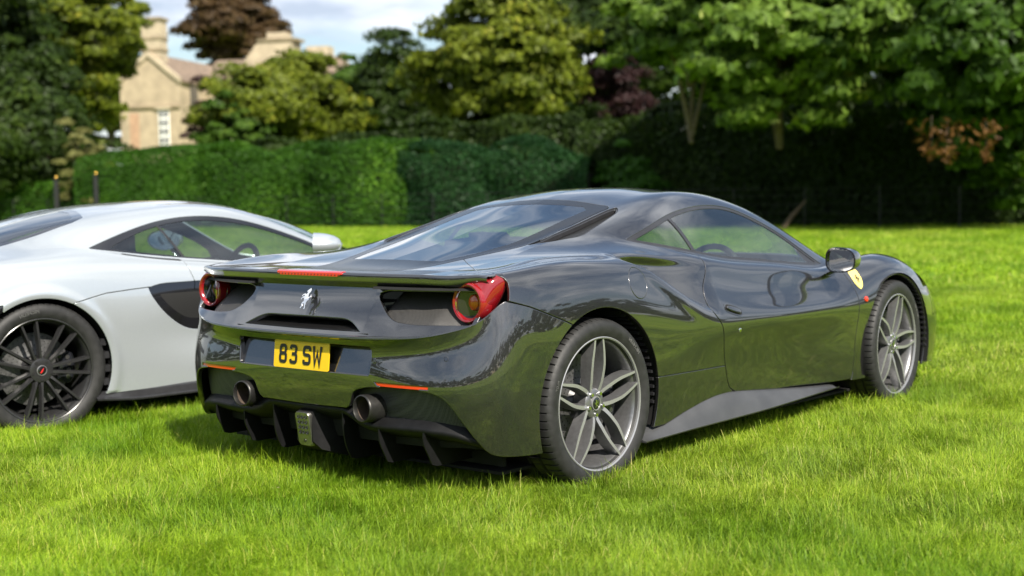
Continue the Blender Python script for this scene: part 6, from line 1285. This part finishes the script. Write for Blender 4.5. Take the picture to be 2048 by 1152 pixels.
        mi = MB().loft(rings, cap=False).obj('door_mirror', 'silver_paint', root, sharp=60); r0 = np.array(rings[0]); c0 = r0.mean(0); mobj('mirror_glass', c0 + (r0 - c0)*.96 + [.006, 0, 0], [list(range(32)) if sy < 0 else list(range(32))[::-1]], 'mirror_glass', mi, smooth=False)
        MB().loft([[(1.72 + .03*math.cos(t) + .05*k, sy*(.93 - .07*k), .895 - .09*k + .012*math.sin(t)) for t in np.linspace(0, 2*np.pi, 12, endpoint=False)] for k in (0, .5, 1.)]).obj('mirror_stalk', 'black_gloss', mi)
    MB().box((1.3, 0, .13), (3.4, 1.6, .012)).obj('floor_pan', 'gap_black', root)
    m = MB(); m.loft([[(.55, -.70, .30), (.55, .70, .30), (.66, .69, .95), (.72, .56, 1.06), (.72, -.56, 1.06), (.66, -.69, .95)], [(.52, -.70, .30), (.52, .70, .30), (.62, .69, .95), (.68, .56, 1.06), (.68, -.56, 1.06), (.62, -.69, .95)]]); m.obj('bulkhead', 'interior', root)
    MB().loft([[(2.05, y, .45), (1.80, y, .55), (1.79, y, .70), (1.86, y, .765), (2.1, y, .79), (2.4, y, .77), (2.4, y, .45)] for y in (-.76, -.4, 0, .4, .76)]).obj('dashboard', 'interior', root, sharp=40)
    MB().box((1.2, 0, .33), (1.5, 1.5, .25)).obj('cabin_floor', 'interior', root, smooth=False)
    for sy in (-1, 1):
        rg = []
        for t in np.linspace(0, 1, 12):
            x = 1.03 - .28*t - .06*t*t; z = .36 + .60*t; w = .245*(1 - .18*t) if t < .72 else .245*(.87 - 1.9*(t - .72)); d = .075*(1 - .35*t); rg.append([(x + d*(.4 if abs(c) < .6 else 1.1), sy*.37 + c*w, z) for c in (-1, -.9, -.6, 0, .6, .9, 1)] + [(x - d, sy*.37 + c*w*.9, z) for c in (1, .5, 0, -.5, -1)])
        MB().loft(rg).obj('seat', 'seat_leather', root, sharp=50)
    a = np.linspace(0, 2*np.pi, 33); m = MB().tube(np.stack([1.50 + .06*np.sin(a), -.38 + .178*np.cos(a), .76 + .168*np.sin(a)], 1), .0165, 10, cap=False); m.tube([(1.51, -.55, .76), (1.54, -.38, .745), (1.51, -.21, .76)], .016, 8); m.tube([(1.54, -.38, .745), (1.85, -.38, .68)], .03, 8); m.obj('steering_wheel', 'interior', root)
    sobj('headliner', HI.clip(lambda s: s.V[:, 0] - .60).clip(lambda s: 1.5 - s.V[:, 0]).clip(lambda s: s.W - 10.4).moved(-.022).both(), 'interior', root)
    MB().box((.1, 0, .86), (.9, 1.0, .03)).obj('rear_shelf', 'interior', root, smooth=False)
    wr = mc_wheel(root); wr.location = (0, -.943, .348); wr.rotation_euler = (0, math.radians(0), math.pi); index_children()
    for (x, y, rz) in ((2.67, -.94, math.pi), (0, .943, 0), (2.67, .94, 0)):
        c = copy_part(wr, root); c.location = (x, y, .348); c.rotation_euler = (0, .2, rz)
        if x > 1: c.scale = (.985, .85, .985)
# ---------------------------------------------------------------- the two cars
gt = empty('sports_car', (0, 0, 0), 0, 'dark grey two-seat sports car on the grass, yellow number plate reading 83 SW', 'car', 'sports cars parked on the lawn')
gt_details(gt, *build_gt(gt))
mc = empty('sports_car', (-.4556, 3.1429, -.03), math.radians(-8), 'silver white sports car with black wheels parked behind the grey one at the left edge', 'car', 'sports cars parked on the lawn')
build_mc(mc)
